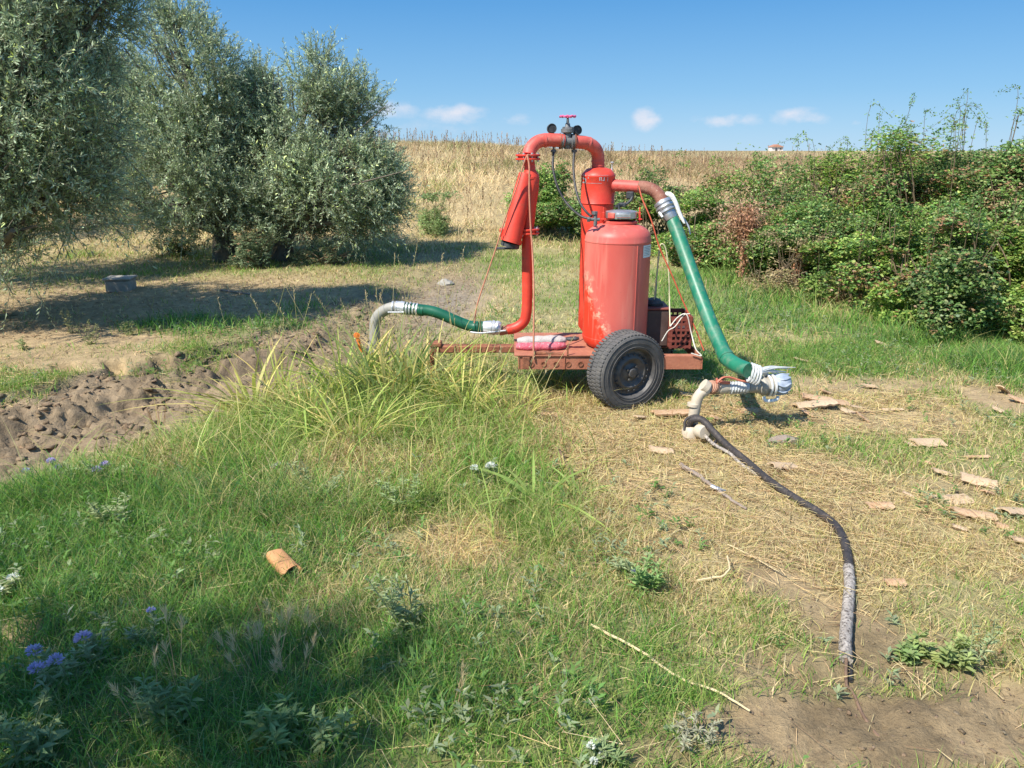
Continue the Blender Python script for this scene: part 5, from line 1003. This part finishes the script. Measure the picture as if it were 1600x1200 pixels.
SH = [(1276, 622, 48, -8, 'tile', 'flat tan shard nearest the blue plastic wrap, back one of the heap', 4, .3),
 (1272, 634, 62, 5, 'tilep', 'widest tan shard of the heap right of the blue plastic wrap', -3, .3), (1310, 628, 34, 20, 'tile', 'reddish shard at the right side of the heap by the blue plastic wrap', 6, .4),
 (1340, 634, 30, 15, 'tilep', 'small rolled pale shard between the heap and the thin bare strip', 8, 1.2), (1395, 636, 34, 0, 'tilep', 'narrow pale shard lying right of the rolled one', 0, .8),
 (1357, 603, 26, 10, 'tilep', 'rounded pale shard on the upper bare strip', 5, .9), (1379, 538, 26, -5, 'tilep', 'lone pale shard on the lawn before the hedge', 10, .8),
 (1251, 562, 22, 0, 'tilep', 'small square pale shard on the lawn above the blue plastic', 8, .5), (1348, 652, 24, -20, 'tile', 'small upright chip below the heap', 20, .3),
 (1567, 613, 26, 30, 'tilep', 'pale tilted shard at the right edge, upper one of its pair', 18, .3), (1588, 626, 26, -20, 'tile', 'reddish shard at the right edge beside the tilted one', 12, .3),
 (1222, 728, 44, 20, 'tilep', 'arched tan shard beside the black cable', 6, 1.0), (1032, 699, 38, -4, 'tilep', 'short half-pipe shard on the straw below the wheel', 4, .9),
 (1450, 690, 50, 10, 'tilep', 'wrinkled pale shard in the middle of the right lawn', 2, .6), (1528, 711, 38, 4, 'tile', 'long thin tube-like shard lying level on the right lawn', 0, 1.2),
 (1472, 736, 28, -10, 'tilep', 'small arched orange-tan shard below the wrinkled one', 8, .8), (1528, 752, 50, -25, 'tilep', 'slanting oval pinkish shard at right', 4, .4),
 (1490, 778, 54, 5, 'tilep', 'flat pinkish plate shard above the large orange-tan one', 0, .2), (1520, 803, 60, -12, 'tile', 'large orange-tan shard under the pinkish plate', 3, .5),
 (1588, 800, 56, 15, 'tilep', 'large pale shard cut by the right picture edge', 5, .5), (1596, 842, 36, 0, 'tilep', 'little pale shard at the very right edge, lowest of all', 5, .5),
 (1375, 786, 40, 0, 'tile', 'low tan shard half buried in straw, mid right', 0, .4), (1170, 640, 34, 10, 'tile', 'tan shard half hidden under the coupling', 0, .4),
 (858, 645, 36, -15, 'tile', 'tan shard in the grass left of the wheel', 4, .3), (1075, 617, 26, -5, 'tilep', 'small pale shard between the wheel and the beige elbow', 5, .5),
 (1050, 645, 60, 5, 'tile', 'flat tan shard under the beige elbow', 0, .2), (805, 689, 26, 0, 'tilep', 'tiny pale shard in the weeds below the trailer', 5, .5),
 (1400, 905, 30, 0, 'tile', 'brown chip right of the wrapped cable end', 0, .4), (1085, 905, 16, 0, 'tilep', 'tiny chip in the grass left of the thin string', 0, .4)]
for (px, py, w_, an, kd, lb_, ti, cu) in SH: shard(px, py, w_, an, kd, lb_, ti, cu, asp=.62 if 'thin' not in lb_ and 'narrow' not in lb_ else .28)
p = G(444, 897); b0 = Vector((p.x, p.y, gz(p.x, p.y) + .055)); m = MB(); T = Matrix.Translation(b0) @ Matrix.Rotation(R(-48), 4, 'Z') @ Matrix.Rotation(R(9), 4, 'Y'); nn = 22
for (sc_, L0, L1) in ((1, -.075, .075), (.80, -.068, .070)):
    for i in range(9):
        t = i / 8
        for k in range(nn):
            a = 2 * math.pi * k / nn; ca, sa = math.cos(a), math.sin(a); e_x = (L0 + (L1 - L0) * t) + (.010 * math.sin(3 * a + 1) if i == 8 else .006 * math.sin(2 * a) if i == 0 else 0)
            q = (abs(ca) ** .6 * (1 if ca > 0 else -1), abs(sa) ** .75 * (1 if sa > 0 else -1)); m.v.append(T @ Vector((e_x, q[0] * .043 * sc_ * (1 - .12 * (1 - t)), q[1] * .026 * sc_ + (0 if sc_ == 1 else .0))))
for q0 in (0, 9 * nn):
    for i in range(8):
        for k in range(nn): m.f.append([q0 + i * nn + k, q0 + i * nn + (k + 1) % nn, q0 + (i + 1) * nn + (k + 1) % nn, q0 + (i + 1) * nn + k])
for k in range(nn): m.f.append([8 * nn + k, 8 * nn + (k + 1) % nn, 17 * nn + (k + 1) % nn, 17 * nn + k])
m.f.append([k for k in range(nn)][::-1]); tag(m.build('clay_pipe', M['tileo'], None), 'orange-brown squared clay pipe in the green grass, dark open end to the right', 'pipe')
random.seed(5)
for k, (px, py, w_, lb_) in enumerate([(1290, 612, 20, 'tan chip just above the shard heap by the blue wrap'), (1325, 641, 22, 'tan chip at the lower right of the shard heap'), (1262, 645, 20, 'tan chip at the lower left of the shard heap'), (1425, 692, 20, 'pale chip left of the wrinkled shard'),
    (1455, 722, 16, 'tiny chip between the wrinkled and the arched orange-tan shards'), (1560, 640, 20, 'reddish chip below the right-edge pair'), (1545, 770, 22, 'pale chip between the pinkish plate and the right edge'), (1500, 822, 22, 'tan chip below the large orange-tan shard'), (1570, 822, 24, 'tan chip just left of the lowest right-edge shard'),
    (1420, 770, 18, 'tiny tan chip left of the pinkish plate'), (1120, 652, 22, 'pale chip between the beige elbow and the coupling'), (1000, 650, 20, 'tan chip under the right of the wheel'), (1385, 716, 16, 'tiny chip in the lawn left of the arched orange-tan shard')]):
    shard(px, py, w_, random.uniform(-50, 50), ('tile', 'tilep')[k % 2], lb_, random.uniform(4, 14), .4, asp=.7, name='clay_chip', cat='chip')
# sticks
def stick(pts, r0, r1, mat, label, name='stick', cat='stick'):
    P = cr(gcord(pts), 5); m = MB(); n = len(P); m.tube([p + Vector((random.gauss(0, r0 * .25), random.gauss(0, r0 * .25), 0)) for p in P], [r0 + (r1 - r0) * i / (n - 1) for i in range(n)], 7); return tag(m.build(name, mat, None), label, cat)
stick([(872, 697, .05), (884, 718, .035), (897, 738, .02)], .009, .008, M['wood'], 'short dark straight stick poking out of the weeds left of the straw')
stick([(1064, 722, .02), (1090, 740, .02), (1118, 760, .018), (1140, 776, .012), (1166, 793, .01)], .013, .006, M['greywood'], 'crooked grey-brown stick on the straw in front of the wheel')
m = MB(); m.tube(gcord([(1112, 757, .03), (1122, 761, .028), (1134, 764, .02)]), [.012, .011, .004], 8); tag(m.build('metal_scrap', M['steel'], None), 'bit of silvery foil on the crooked stick', 'scrap')
stick([(922, 975, .03), (1000, 1018, .03), (1060, 1055, .02), (1120, 1085, .02), (1172, 1112, .015)], .005, .0035, M['strawm'], 'long thin straight straw-coloured cane lying in the foreground grass', 'dry_cane')
stick([(1137, 848, .02), (1170, 865, .02), (1200, 882, .02), (1224, 896, .015)], .0022, .0018, M['strawm'], 'thin white string beside the bare patch, lying straight', 'string', 'string')
stick([(1090, 908, .02), (1110, 904, .02), (1130, 900, .03), (1140, 885, .05), (1136, 866, .05)], .006, .003, M['strawm'], 'curled pale dry leaf stalk in the grass right of centre', 'dry_leaf', 'leaf')
stick([(1390, 640, .015), (1320, 645, .02)], .004, .003, M['wood'], 'thin twig lying by the tan shards', 'twig')
stick([(345, 452, .02), (390, 458, .02)], .012, .01, M['greywood'], 'pale stick on the shaded soil under the olives', 'stick')
# concrete block under the trees
p = G(190, 452); e = MB(); e.box((p.x, p.y, gz(p.x, p.y) + .06), (.30, .26, .17), Matrix.Rotation(R(6), 4, 'Z'), .02); e.box((p.x, p.y, gz(p.x, p.y) + .158), (.34, .29, .025), Matrix.Rotation(R(6), 4, 'Z'), .008)
tag(e.build('concrete_block', M['concrete'], None), 'grey concrete box with a pale lid in the shade of the olives', 'block')
# pale rock by the ditch
def rock(px, py, s, asp, mat, label, cat='rock', name='rock', zs=.55):
    p = G(px, py); sc = s * math.hypot(p.y, CAM_H) / F * .5; m = MB(); n, k = 14, 9; random.seed(px)
    for i in range(k + 1):
        for j in range(n):
            t = math.pi * i / k; a = 2 * math.pi * j / n; v = Vector((math.sin(t) * math.cos(a), math.sin(t) * math.sin(a), math.cos(t)))
            q = fbm(np.array([v.x * 1.6 + px]), np.array([v.y * 1.6 + v.z * 2.1 + py]), 3)[0]; m.v.append(Vector((p.x + v.x * sc * (.6 + .8 * q), p.y + v.y * sc * asp * (.6 + .8 * q), gz(p.x, p.y) + .02 + v.z * sc * zs * (.6 + .8 * q))))
    for i in range(k):
        for j in range(n): m.f.append([i * n + j, (i + 1) * n + j, (i + 1) * n + (j + 1) % n, i * n + (j + 1) % n])
    return tag(m.build(name, mat, None, 30), label, cat)
rock(492, 600, 90, .5, M['stone'], 'pale whitish rock in the weeds at the edge of the ditch')
rock(695, 437, 26, .8, M['concrete'], 'small grey stone by the wet rut'); rock(1225, 690, 46, .5, M['greywood'], 'dark clod of earth below the blue plastic wrap', 'clod', 'earth_clod', .3)
# tread marks left by a tractor tyre in the far mud bank
# far house and poles
hp = W(1213, 238, 235.0); hx = hp.x; hz0 = float(gh(np.array([hx]), np.array([235.0]))[0]); sc = 235 / F
e = thing('farmhouse', (hx, 235, hz0), 'tiny white hut with a reddish roof on the far field horizon', 'house')
wdt = 17 * sc; hh2 = W(1213, 229.4, 235).z - hz0; m = MB(); m.box((hx, 236, hz0 + hh2 / 2), (wdt, 3.4, hh2)); m.build('wall', M['wall'], e)
m = MB(); ap = W(1213, 225.5, 235).z; m.add([(hx - wdt * .56, 233.9, hz0 + hh2), (hx + wdt * .56, 233.9, hz0 + hh2), (hx + wdt * .56, 238.1, hz0 + hh2), (hx - wdt * .56, 238.1, hz0 + hh2), (hx - wdt * .05, 234.1, ap), (hx + wdt * .25, 237.9, ap), (hx - wdt * .05, 237.9, ap)], [(0, 1, 4), (1, 2, 5, 4), (2, 3, 6, 5), (3, 0, 4, 6), (0, 3, 2, 1), (4, 5, 6)]); m.build('roof', M['roof'], e)
m = MB(); m.box((hx - wdt * .1, 234.25, hz0 + hh2 * .4), (wdt * .16, .1, hh2 * .6)); m.build('door', M['darkwin'], e); m = MB(); m.box((hx + wdt * .28, 234.25, hz0 + hh2 * .6), (wdt * .12, .1, hh2 * .25)); m.build('window', M['darkwin'], e)
for i, (px, hpx, Y_) in enumerate([(1200, 10, 220), (1264, 12, 200), (1290, 9, 230), (1150, 7, 240), (1238, 8, 240), (1100, 6, 250)]):
    p = W(px, 236, Y_); z = float(gh(np.array([p.x]), np.array([float(Y_)]))[0]); m = MB(); h_ = hpx * Y_ / F; m.tube([(p.x, Y_, z - .1), (p.x, Y_, z + h_)], .05, 6); m.box((p.x, Y_, z + h_ * .92), (.5, .05, .05))
    tag(m.build('field_pole', M['greywood'], None), ['thin pole just left of the tiny white hut', 'tallest thin pole right of the tiny hut', 'thin pole farthest right, near the hedge top', 'short pole well left of the tiny hut', 'thin pole close right of the tiny hut', 'shortest pole on the horizon, farthest left'][i], 'pole', 'thin poles on the far field')

# ------------------------------------------------------------------ individual weeds
def clump(px, py, n, H, wd, label, name='grass_clump', colr=GREEN2 * 1.2, spread=.08, lean=(.4, 1.5), prof='leaf', cat='grass clump', stems=0, group=None, dry=.2, mat='grass'):
    p = G(px, py); b = (p.x, p.y, gz(p.x, p.y)); e = thing(name, b, label, cat, group); S = Strips(); colr = np.clip(np.array(colr) * np.array([1.12, 1.04, 1.15]), 0, .8)
    r = np.sqrt(rng.random(n)) * spread; a = rng.random(n) * 6.283; P = np.stack([p.x + r * np.cos(a), p.y + r * np.sin(a), np.zeros(n)], 1); P[:, 2] = gh(P[:, 0], P[:, 1]) - .005
    C = cvar(np.where((rng.random(n) < dry)[:, None], YEL * 1.1, colr), n, .2, .06); hgt_ = H * (.45 + .65 * rng.random(n))
    S.blades(P, a + rng.normal(size=n) * .5, hgt_, lean[0] + (lean[1] - lean[0]) * rng.random(n), wd * (.6 + .6 * rng.random(n)), C, 7, prof, tipc=np.clip(C * np.array([1.35, 1.2, 1.1]), 0, 1), droop=.48)
    S.build('leaf_blades', M[mat], e)
    if stems:
        n = stems; r = np.sqrt(rng.random(n)) * spread; a = rng.random(n) * 6.283; A = np.stack([p.x + r * np.cos(a), p.y + r * np.sin(a), np.zeros(n)], 1); A[:, 2] = gh(A[:, 0], A[:, 1]); h = H * (.9 + .7 * rng.random(n)); q = np.stack([np.cos(a) * h * .22, np.sin(a) * h * .22, h * .55], 1); Bm = A + q; T = A + np.stack([np.cos(a) * h * .5, np.sin(a) * h * .5, h], 1)
        for i in range(n):
            S = Strips(); C = cvar(np.array([.48, .45, .2]), 1, .2); S.line(A[i:i+1], Bm[i:i+1], .0025, .002, C); S.line(Bm[i:i+1], T[i:i+1], .002, .0012, C)
            t = np.linspace(.7, 1, 14)[:, None]; S.leaves(Bm[i] + (T[i] - Bm[i]) * t, rng.normal(size=(14, 3)) * .4 + [0, 0, 1], rng.normal(size=(14, 3)), .022, .005, cvar([.46, .38, .22], 14, .2)); S.build('seed_stem', M['dry'], e)
    return e
clump(392, 628, 87, 0.703, 0.0220, 'big yellow-green clump of broad arching grass at the ditch edge', spread=.10, colr=np.array([.25, .29, .08]), dry=.25, stems=3)
clump(352, 650, 33, 0.390, 0.0154, 'smaller clump leaning left of the big arching one', spread=.09, colr=np.array([.26, .29, .08]), dry=.4)
clump(438, 600, 20, 0.650, 0.0132, 'sparse tall reed-like stalks between the big clump and the pale rock', spread=.10, lean=(.1, .6), dry=.3, stems=3)
clump(540, 620, 78, 0.636, 0.0165, 'tall green reed grass behind the pale rock', spread=.18, lean=(.2, 1.2), dry=.2, stems=4)
clump(605, 630, 108, 0.703, 0.0165, 'dense green reed clump under the grey elbow', spread=.20, lean=(.2, 1.3), colr=np.array([.16, .24, .08]), stems=6)
clump(665, 625, 87, 0.636, 0.0132, 'yellow-green clump before the trailer drawbar', spread=.18, lean=(.2, 1.3), dry=.35, stems=6)
clump(730, 640, 78, 0.569, 0.0110, 'thin straw-coloured clump below the trailer corner', spread=.18, lean=(.2, 1.3), dry=.6, stems=8)
clump(800, 655, 46, 0.364, 0.0099, 'sparse clump left of the wheel among tan shards', spread=.16, lean=(.3, 1.3), dry=.6, stems=5)
clump(905, 620, 20, .20, .009, 'little clump at the foot of the wheel, left side', spread=.10, lean=(.3, 1.2), dry=.3)
clump(575, 600, 50, .50, .014, 'pale green reeds crowding the foot of the grey elbow', spread=.16, lean=(.15, 1.0), colr=np.array([.30, .36, .14]), dry=.3, stems=4)
clump(640, 596, 50, .44, .012, 'pale reeds growing up against the end of the trailer drawbar', spread=.18, lean=(.15, 1.1), colr=np.array([.30, .36, .14]), dry=.35, stems=6)
clump(705, 606, 44, .40, .010, 'wispy green and straw grass in front of the drawbar middle', spread=.18, lean=(.15, 1.1), colr=np.array([.32, .37, .15]), dry=.45, stems=6)
clump(770, 618, 44, .34, .009, 'wispy grass before the left end of the trailer deck', spread=.18, lean=(.2, 1.2), colr=np.array([.32, .37, .15]), dry=.5, stems=5)
clump(480, 660, 78, 0.502, 0.0132, 'loose clump in front of the pale rock', spread=.2, lean=(.3, 1.4), dry=.35, stems=3)
clump(560, 690, 78, 0.469, 0.0121, 'loose clump below the dense green reeds', spread=.2, lean=(.3, 1.4), dry=.4, stems=3)
clump(840, 790, 22, .34, .026, 'broad-leaved maize-like plant with drooping light green blades in the middle', 'broadleaf_grass', np.array([.22, .33, .09]), .05, (.9, 1.9), dry=.08, cat='plant')
clump(905, 770, 12, .24, .020, 'second broad-bladed plant leaning right toward the straw', 'broadleaf_grass', np.array([.20, .31, .09]), .05, (.9, 1.8), dry=.05, cat='plant')
clump(160, 692, 14, .22, .010, 'upright green tuft standing in the mud of the ditch', lean=(.05, .4), spread=.03, colr=np.array([.12, .22, .06]), dry=.1)
clump(243, 632, 12, .42, .005, 'thin dry brown stalks standing in the ditch', lean=(.05, .35), spread=.04, colr=np.array([.36, .26, .14]), dry=.3, mat='dry', cat='stalks', name='dry_stalks')
clump(985, 512, 16, .18, .007, 'grass tuft growing against the faded tank just above the wheel', lean=(.3, 1.1), spread=.06, dry=.2)
bpy.data.objects[-1] if False else None
clump(710, 860, 60, .16, .004, 'ochre dry tussock in the middle of the foreground grass', lean=(.5, 1.7), spread=.16, colr=np.array([.52, .38, .16]), dry=.4, mat='dry')
clump(1152, 442, 60, .42, .014, 'fresh green tall grass around the foot of the dead dock', lean=(.1, .8), spread=.35, colr=np.array([.13, .24, .06]), dry=.05)
clump(1230, 470, 40, .3, .012, 'green grass tuft between the dead dock and the dry tangle', lean=(.1, .9), spread=.3, colr=np.array([.13, .22, .06]), dry=.1)
def weed(px, py, H, nst, label, name='weed', leaf=.05, colr=(.36, .42, .22), flower=None, fl=(.25, .22, .62), spread=.10, fn=3, cat='weed', group=None, wl=.25, fs=.016):
    p = G(px, py); b = (p.x, p.y, gz(p.x, p.y)); e = thing(name, b, label, cat, group); S = Strips(); ST = Strips()
    for i in range(nst):
        Fl = Strips()
        a = random.uniform(0, 6.283); r = random.random() * spread * .5; base = Vector((p.x + math.cos(a) * r, p.y + math.sin(a) * r, b[2] - .01)); h = H * random.uniform(.6, 1.1)
        tip = base + Vector((math.cos(a) * h * random.uniform(.1, .5), math.sin(a) * h * random.uniform(.1, .5), h)); mid = base.lerp(tip, .5) + Vector((random.gauss(0, .01), random.gauss(0, .01), .02))
        pts = cr([base, mid, tip], 5); A = np.array([tuple(q) for q in pts]); n = len(A) - 1; ST.line(A[:-1], A[1:], .0022, .0019, cvar(np.array(colr) * .85, n, .1))
        colr = tuple(np.clip(np.maximum(colr, np.array([.27, .35, .15])), 0, 1)) if i == 0 else colr; m_ = n * 3; t = rng.random(m_) * n; k = t.astype(int); pos = A[k] + (A[k + 1] - A[k]) * (t - k)[:, None]; aa = rng.random(m_) * 6.283; sz = leaf * (1.15 - .7 * t / n) * (.7 + .5 * rng.random(m_))
        S.leaves(pos, np.stack([np.cos(aa), np.sin(aa), .15 + .6 * rng.random(m_)], 1), np.tile([0, 0, 1.], (m_, 1)) + rng.normal(size=(m_, 3)) * .3, sz, sz * wl, cvar(colr, m_, .2, .06), .15, .15)
        if flower and i < fn:
            m_ = 70; u = rng.normal(size=(m_, 3)); u /= np.linalg.norm(u, axis=1, keepdims=True); u[:, 2] = np.abs(u[:, 2]) * .8
            hh3 = np.array(tuple(tip)); nq = rng.normal(size=(m_, 3))
            Fl.leaves(hh3 + u * fs * .6, u, nq, fs * .9, fs * .4, cvar(fl, m_, .18, .06), .1, .0); Fl.build('flower_head', M['petal'], e)
    S.build('leaves', M['weed'], e); ST.build('stem', M['dry'], e)
VIO = (.48, .42, .64); WHT = (.72, .74, .66)
weed(95, 765, .14, 10, 'purple-flowered weed at the mud edge, upper left', 'flowering_weed', flower=1, fl=VIO, fn=2, cat='wildflower', fs=.017)
weed(170, 760, .16, 10, 'violet-flowered weed just right of the one at the mud edge', 'flowering_weed', flower=1, fl=VIO, fn=2, cat='wildflower', fs=.019)
weed(45, 745, .10, 5, 'pale lilac blossom low in the mud at far left', 'flowering_weed', flower=1, fl=(.5, .48, .7), fn=1, cat='wildflower', fs=.016)
weed(95, 1075, .20, 7, 'tallest violet-flowered weed in the shade, lower left', 'flowering_weed', flower=1, fl=(.48, .43, .62), fn=3, cat='wildflower', fs=.020, spread=.06)
weed(155, 1045, .16, 5, 'violet-flowered weed right of the tallest one in the shade', 'flowering_weed', flower=1, fl=(.48, .43, .62), fn=1, cat='wildflower', fs=.022, spread=.04)
weed(225, 1010, .14, 4, 'small pale violet blossom in the shade', 'flowering_weed', flower=1, fl=(.45, .45, .68), fn=1, cat='wildflower', fs=.012, spread=.03)
weed(15, 935, .09, 6, 'white flower head low in the grass at the left edge', 'flowering_weed', flower=1, fl=WHT, fn=3, cat='wildflower', fs=.017)
weed(447, 745, .10, 6, 'small white flower head left of centre', 'flowering_weed', flower=1, fl=WHT, fn=2, cat='wildflower', fs=.016)
weed(757, 760, .14, 8, 'white-topped weed below the trailer corner', 'flowering_weed', flower=1, fl=WHT, fn=4, cat='wildflower', fs=.018, colr=(.22, .28, .15))
weed(985, 900, .12, 6, 'tiny lilac blossom in the grass right of centre', 'flowering_weed', flower=1, fl=(.5, .5, .7), fn=1, cat='wildflower', fs=.011)
weed(650, 1000, .24, 6, 'grey-leaved sage-like weed in the centre foreground', leaf=.06, spread=.10)
weed(500, 790, .20, 8, 'grey-green weed left of the ochre tussock', spread=.14)
weed(620, 800, .20, 8, 'grey-green weed above the ochre tussock', spread=.14, colr=(.34, .42, .2))
weed(175, 830, .16, 7, 'grey-green weed in the lush grass on the left', spread=.14)
weed(1000, 925, .16, 6, 'weed with long soft leaves beside the lilac blossom', leaf=.06, spread=.08, colr=(.26, .40, .13))
weed(430, 1160, .16, 6, 'pointed-leaved weed in the bottom shade, left of centre', leaf=.07, spread=.08, colr=(.26, .38, .15))
weed(280, 1130, .20, 6, 'taller weed in the deepest shade at bottom left', leaf=.07, spread=.08, colr=(.26, .36, .16))
weed(525, 1165, .14, 4, 'small upright weed in the shade, bottom centre-left', leaf=.06, spread=.04, colr=(.28, .38, .17))
weed(1480, 1045, .10, 8, 'broad-leaved weed on the bare ground, lower right', leaf=.05, spread=.10, colr=(.34, .40, .16), wl=.4)
weed(1510, 1050, .22, 3, 'spindly weed stem at lower right beside the broad-leaved one', leaf=.04, spread=.04)
weed(1430, 1030, .07, 7, 'low leafy rosette right of the wrapped cable', leaf=.05, spread=.10, colr=(.28, .38, .15), wl=.4)
weed(1075, 1165, .10, 8, 'greyish weed on the soil at the bottom, left of the bare patch', leaf=.03, spread=.12, colr=(.40, .40, .28))
weed(60, 1180, .22, 8, 'leafy weed filling the bottom left corner', leaf=.06, spread=.16, colr=(.26, .34, .16))
weed(940, 1195, .08, 6, 'white-speckled weed at the bottom edge', 'flowering_weed', flower=1, fl=WHT, fn=4, cat='wildflower', fs=.010, colr=(.24, .28, .16))
weed(115, 520, .26, 6, 'dry spindly weed on the sandy track, left', leaf=.04, spread=.10, colr=(.34, .31, .18))
weed(140, 540, .22, 6, 'dry weed just right of the spindly one on the sandy track', leaf=.04, spread=.12, colr=(.33, .32, .17))
weed(205, 525, .20, 4, 'sparse weed on the sandy track before the green strip', leaf=.04, spread=.10, colr=(.32, .31, .17))
weed(40, 548, .16, 4, 'small weed on the sandy track near the left edge', leaf=.04, spread=.06, colr=(.25, .26, .14))
# wild barley heads
def barley(px, py, n, label, H=.16):
    p = G(px, py); b = (p.x, p.y, gz(p.x, p.y)); e = thing('wild_barley', b, label, 'wild barley', 'wild barley tufts'); S = Strips(); A = Strips()
    r = rng.random(n) * .07; a = rng.random(n) * 6.283; P0 = np.stack([p.x + r * np.cos(a), p.y + r * np.sin(a), np.full(n, b[2])], 1); h = H * (.6 + .5 * rng.random(n)); T = P0 + np.stack([np.cos(a) * h * .3, np.sin(a) * h * .3, h], 1)
    S.line(P0, T, .0015, .0012, cvar([.55, .44, .24], n, .1)); D = T - P0; D /= np.linalg.norm(D, axis=1, keepdims=True)
    for i in range(n):
        A = Strips(); t = np.arange(36)[:, None] / 36; pos = T[i] + D[i] * (t * .045); A.leaves(pos, rng.normal(size=(36, 3)) * .28 + D[i], rng.normal(size=(36, 3)), .045 * (.7 + .4 * rng.random(36)), .0018, cvar([.62, .50, .30], 36, .15)); A.build('ear', M['dry'], e)
    S.build('stem', M['dry'], e)
barley(408, 1055, 12, 'golden tuft of bristly wild barley at the edge of the shade'); barley(450, 1015, 3, 'single bristly ear just above the golden tuft', .12); barley(280, 1085, 3, 'pale barley ears inside the shade', .22); barley(460, 1060, 5, 'short barley ears right of the golden tuft', .1); barley(245, 1130, 3, 'barley ears deep in the shade at lower left', .2); barley(700, 1110, 2, 'lone bent barley ear in the centre foreground', .12)
# rusty dead dock stalks at the hedge
def dock(px, py, H, label, fork=True):
    p = G(px, py); b = (p.x, p.y, gz(p.x, p.y)); e = thing('dead_dock_plant', b, label, 'dead plant', 'dead dock stalks'); m = MB(); ends = []
    q0 = Vector(b); m.tube([q0, q0 + Vector((.01, 0, H * .55))], [.012, .008], 6)
    for k in range(5 if fork else 2):
        a = k * 1.3; t = q0 + Vector((.01, 0, H * (.35 + .06 * k))); en_ = q0 + Vector((math.cos(a) * H * .16, math.sin(a) * H * .1, H * random.uniform(.8, 1.05))); m.tube(cr([t, t.lerp(en_, .5) + Vector((0, 0, .02)), en_], 4), .006, 5); ends.append((t, en_))
    ends.append((q0 + Vector((0, 0, H * .08)), q0 + Vector((.01, 0, H * .6)))); m.build('stalk', M['wood'], e); S = Strips()
    for t, en_ in ends:
        n = 260; k = rng.random(n)[:, None]; P = np.array(tuple(t)) * (1 - k) + np.array(tuple(en_)) * k + rng.normal(size=(n, 3)) * .030
        S.leaves(P, rng.normal(size=(n, 3)), rng.normal(size=(n, 3)), .035, .024, cvar([.44, .25, .15], n, .35, .08))
    S.build('seed_clusters', M['dry'], e)
dock(1158, 442, 1.0, 'rusty brown dead dock with a forked top, nearest the green pipe'); dock(1096, 410, .62, 'shorter dead dock stalk between the green pipe and the forked one', False); dock(1240, 450, .7, 'dead dock stalk right of the forked one, half hidden in the hedge', False)
S = Strips(); n = 2600; c = W(1160, 352, 10.6); P = np.array(tuple(c)) + rng.normal(size=(n, 3)) * np.array([.15, .10, .17]); S.leaves(P, rng.normal(size=(n, 3)), rng.normal(size=(n, 3)), .045, .02, cvar([.50, .33, .21], n, .3, .08)); S.line(P[:260], P[:260] + rng.normal(size=(260, 3)) * .12 - np.array([0, 0, .15]), .003, .002, cvar([.3, .18, .1], 260, .2))
tag(S.build('withered_shrub', M['dry'], None), 'withered reddish-brown foliage above the forked dead dock', 'dead shrub')
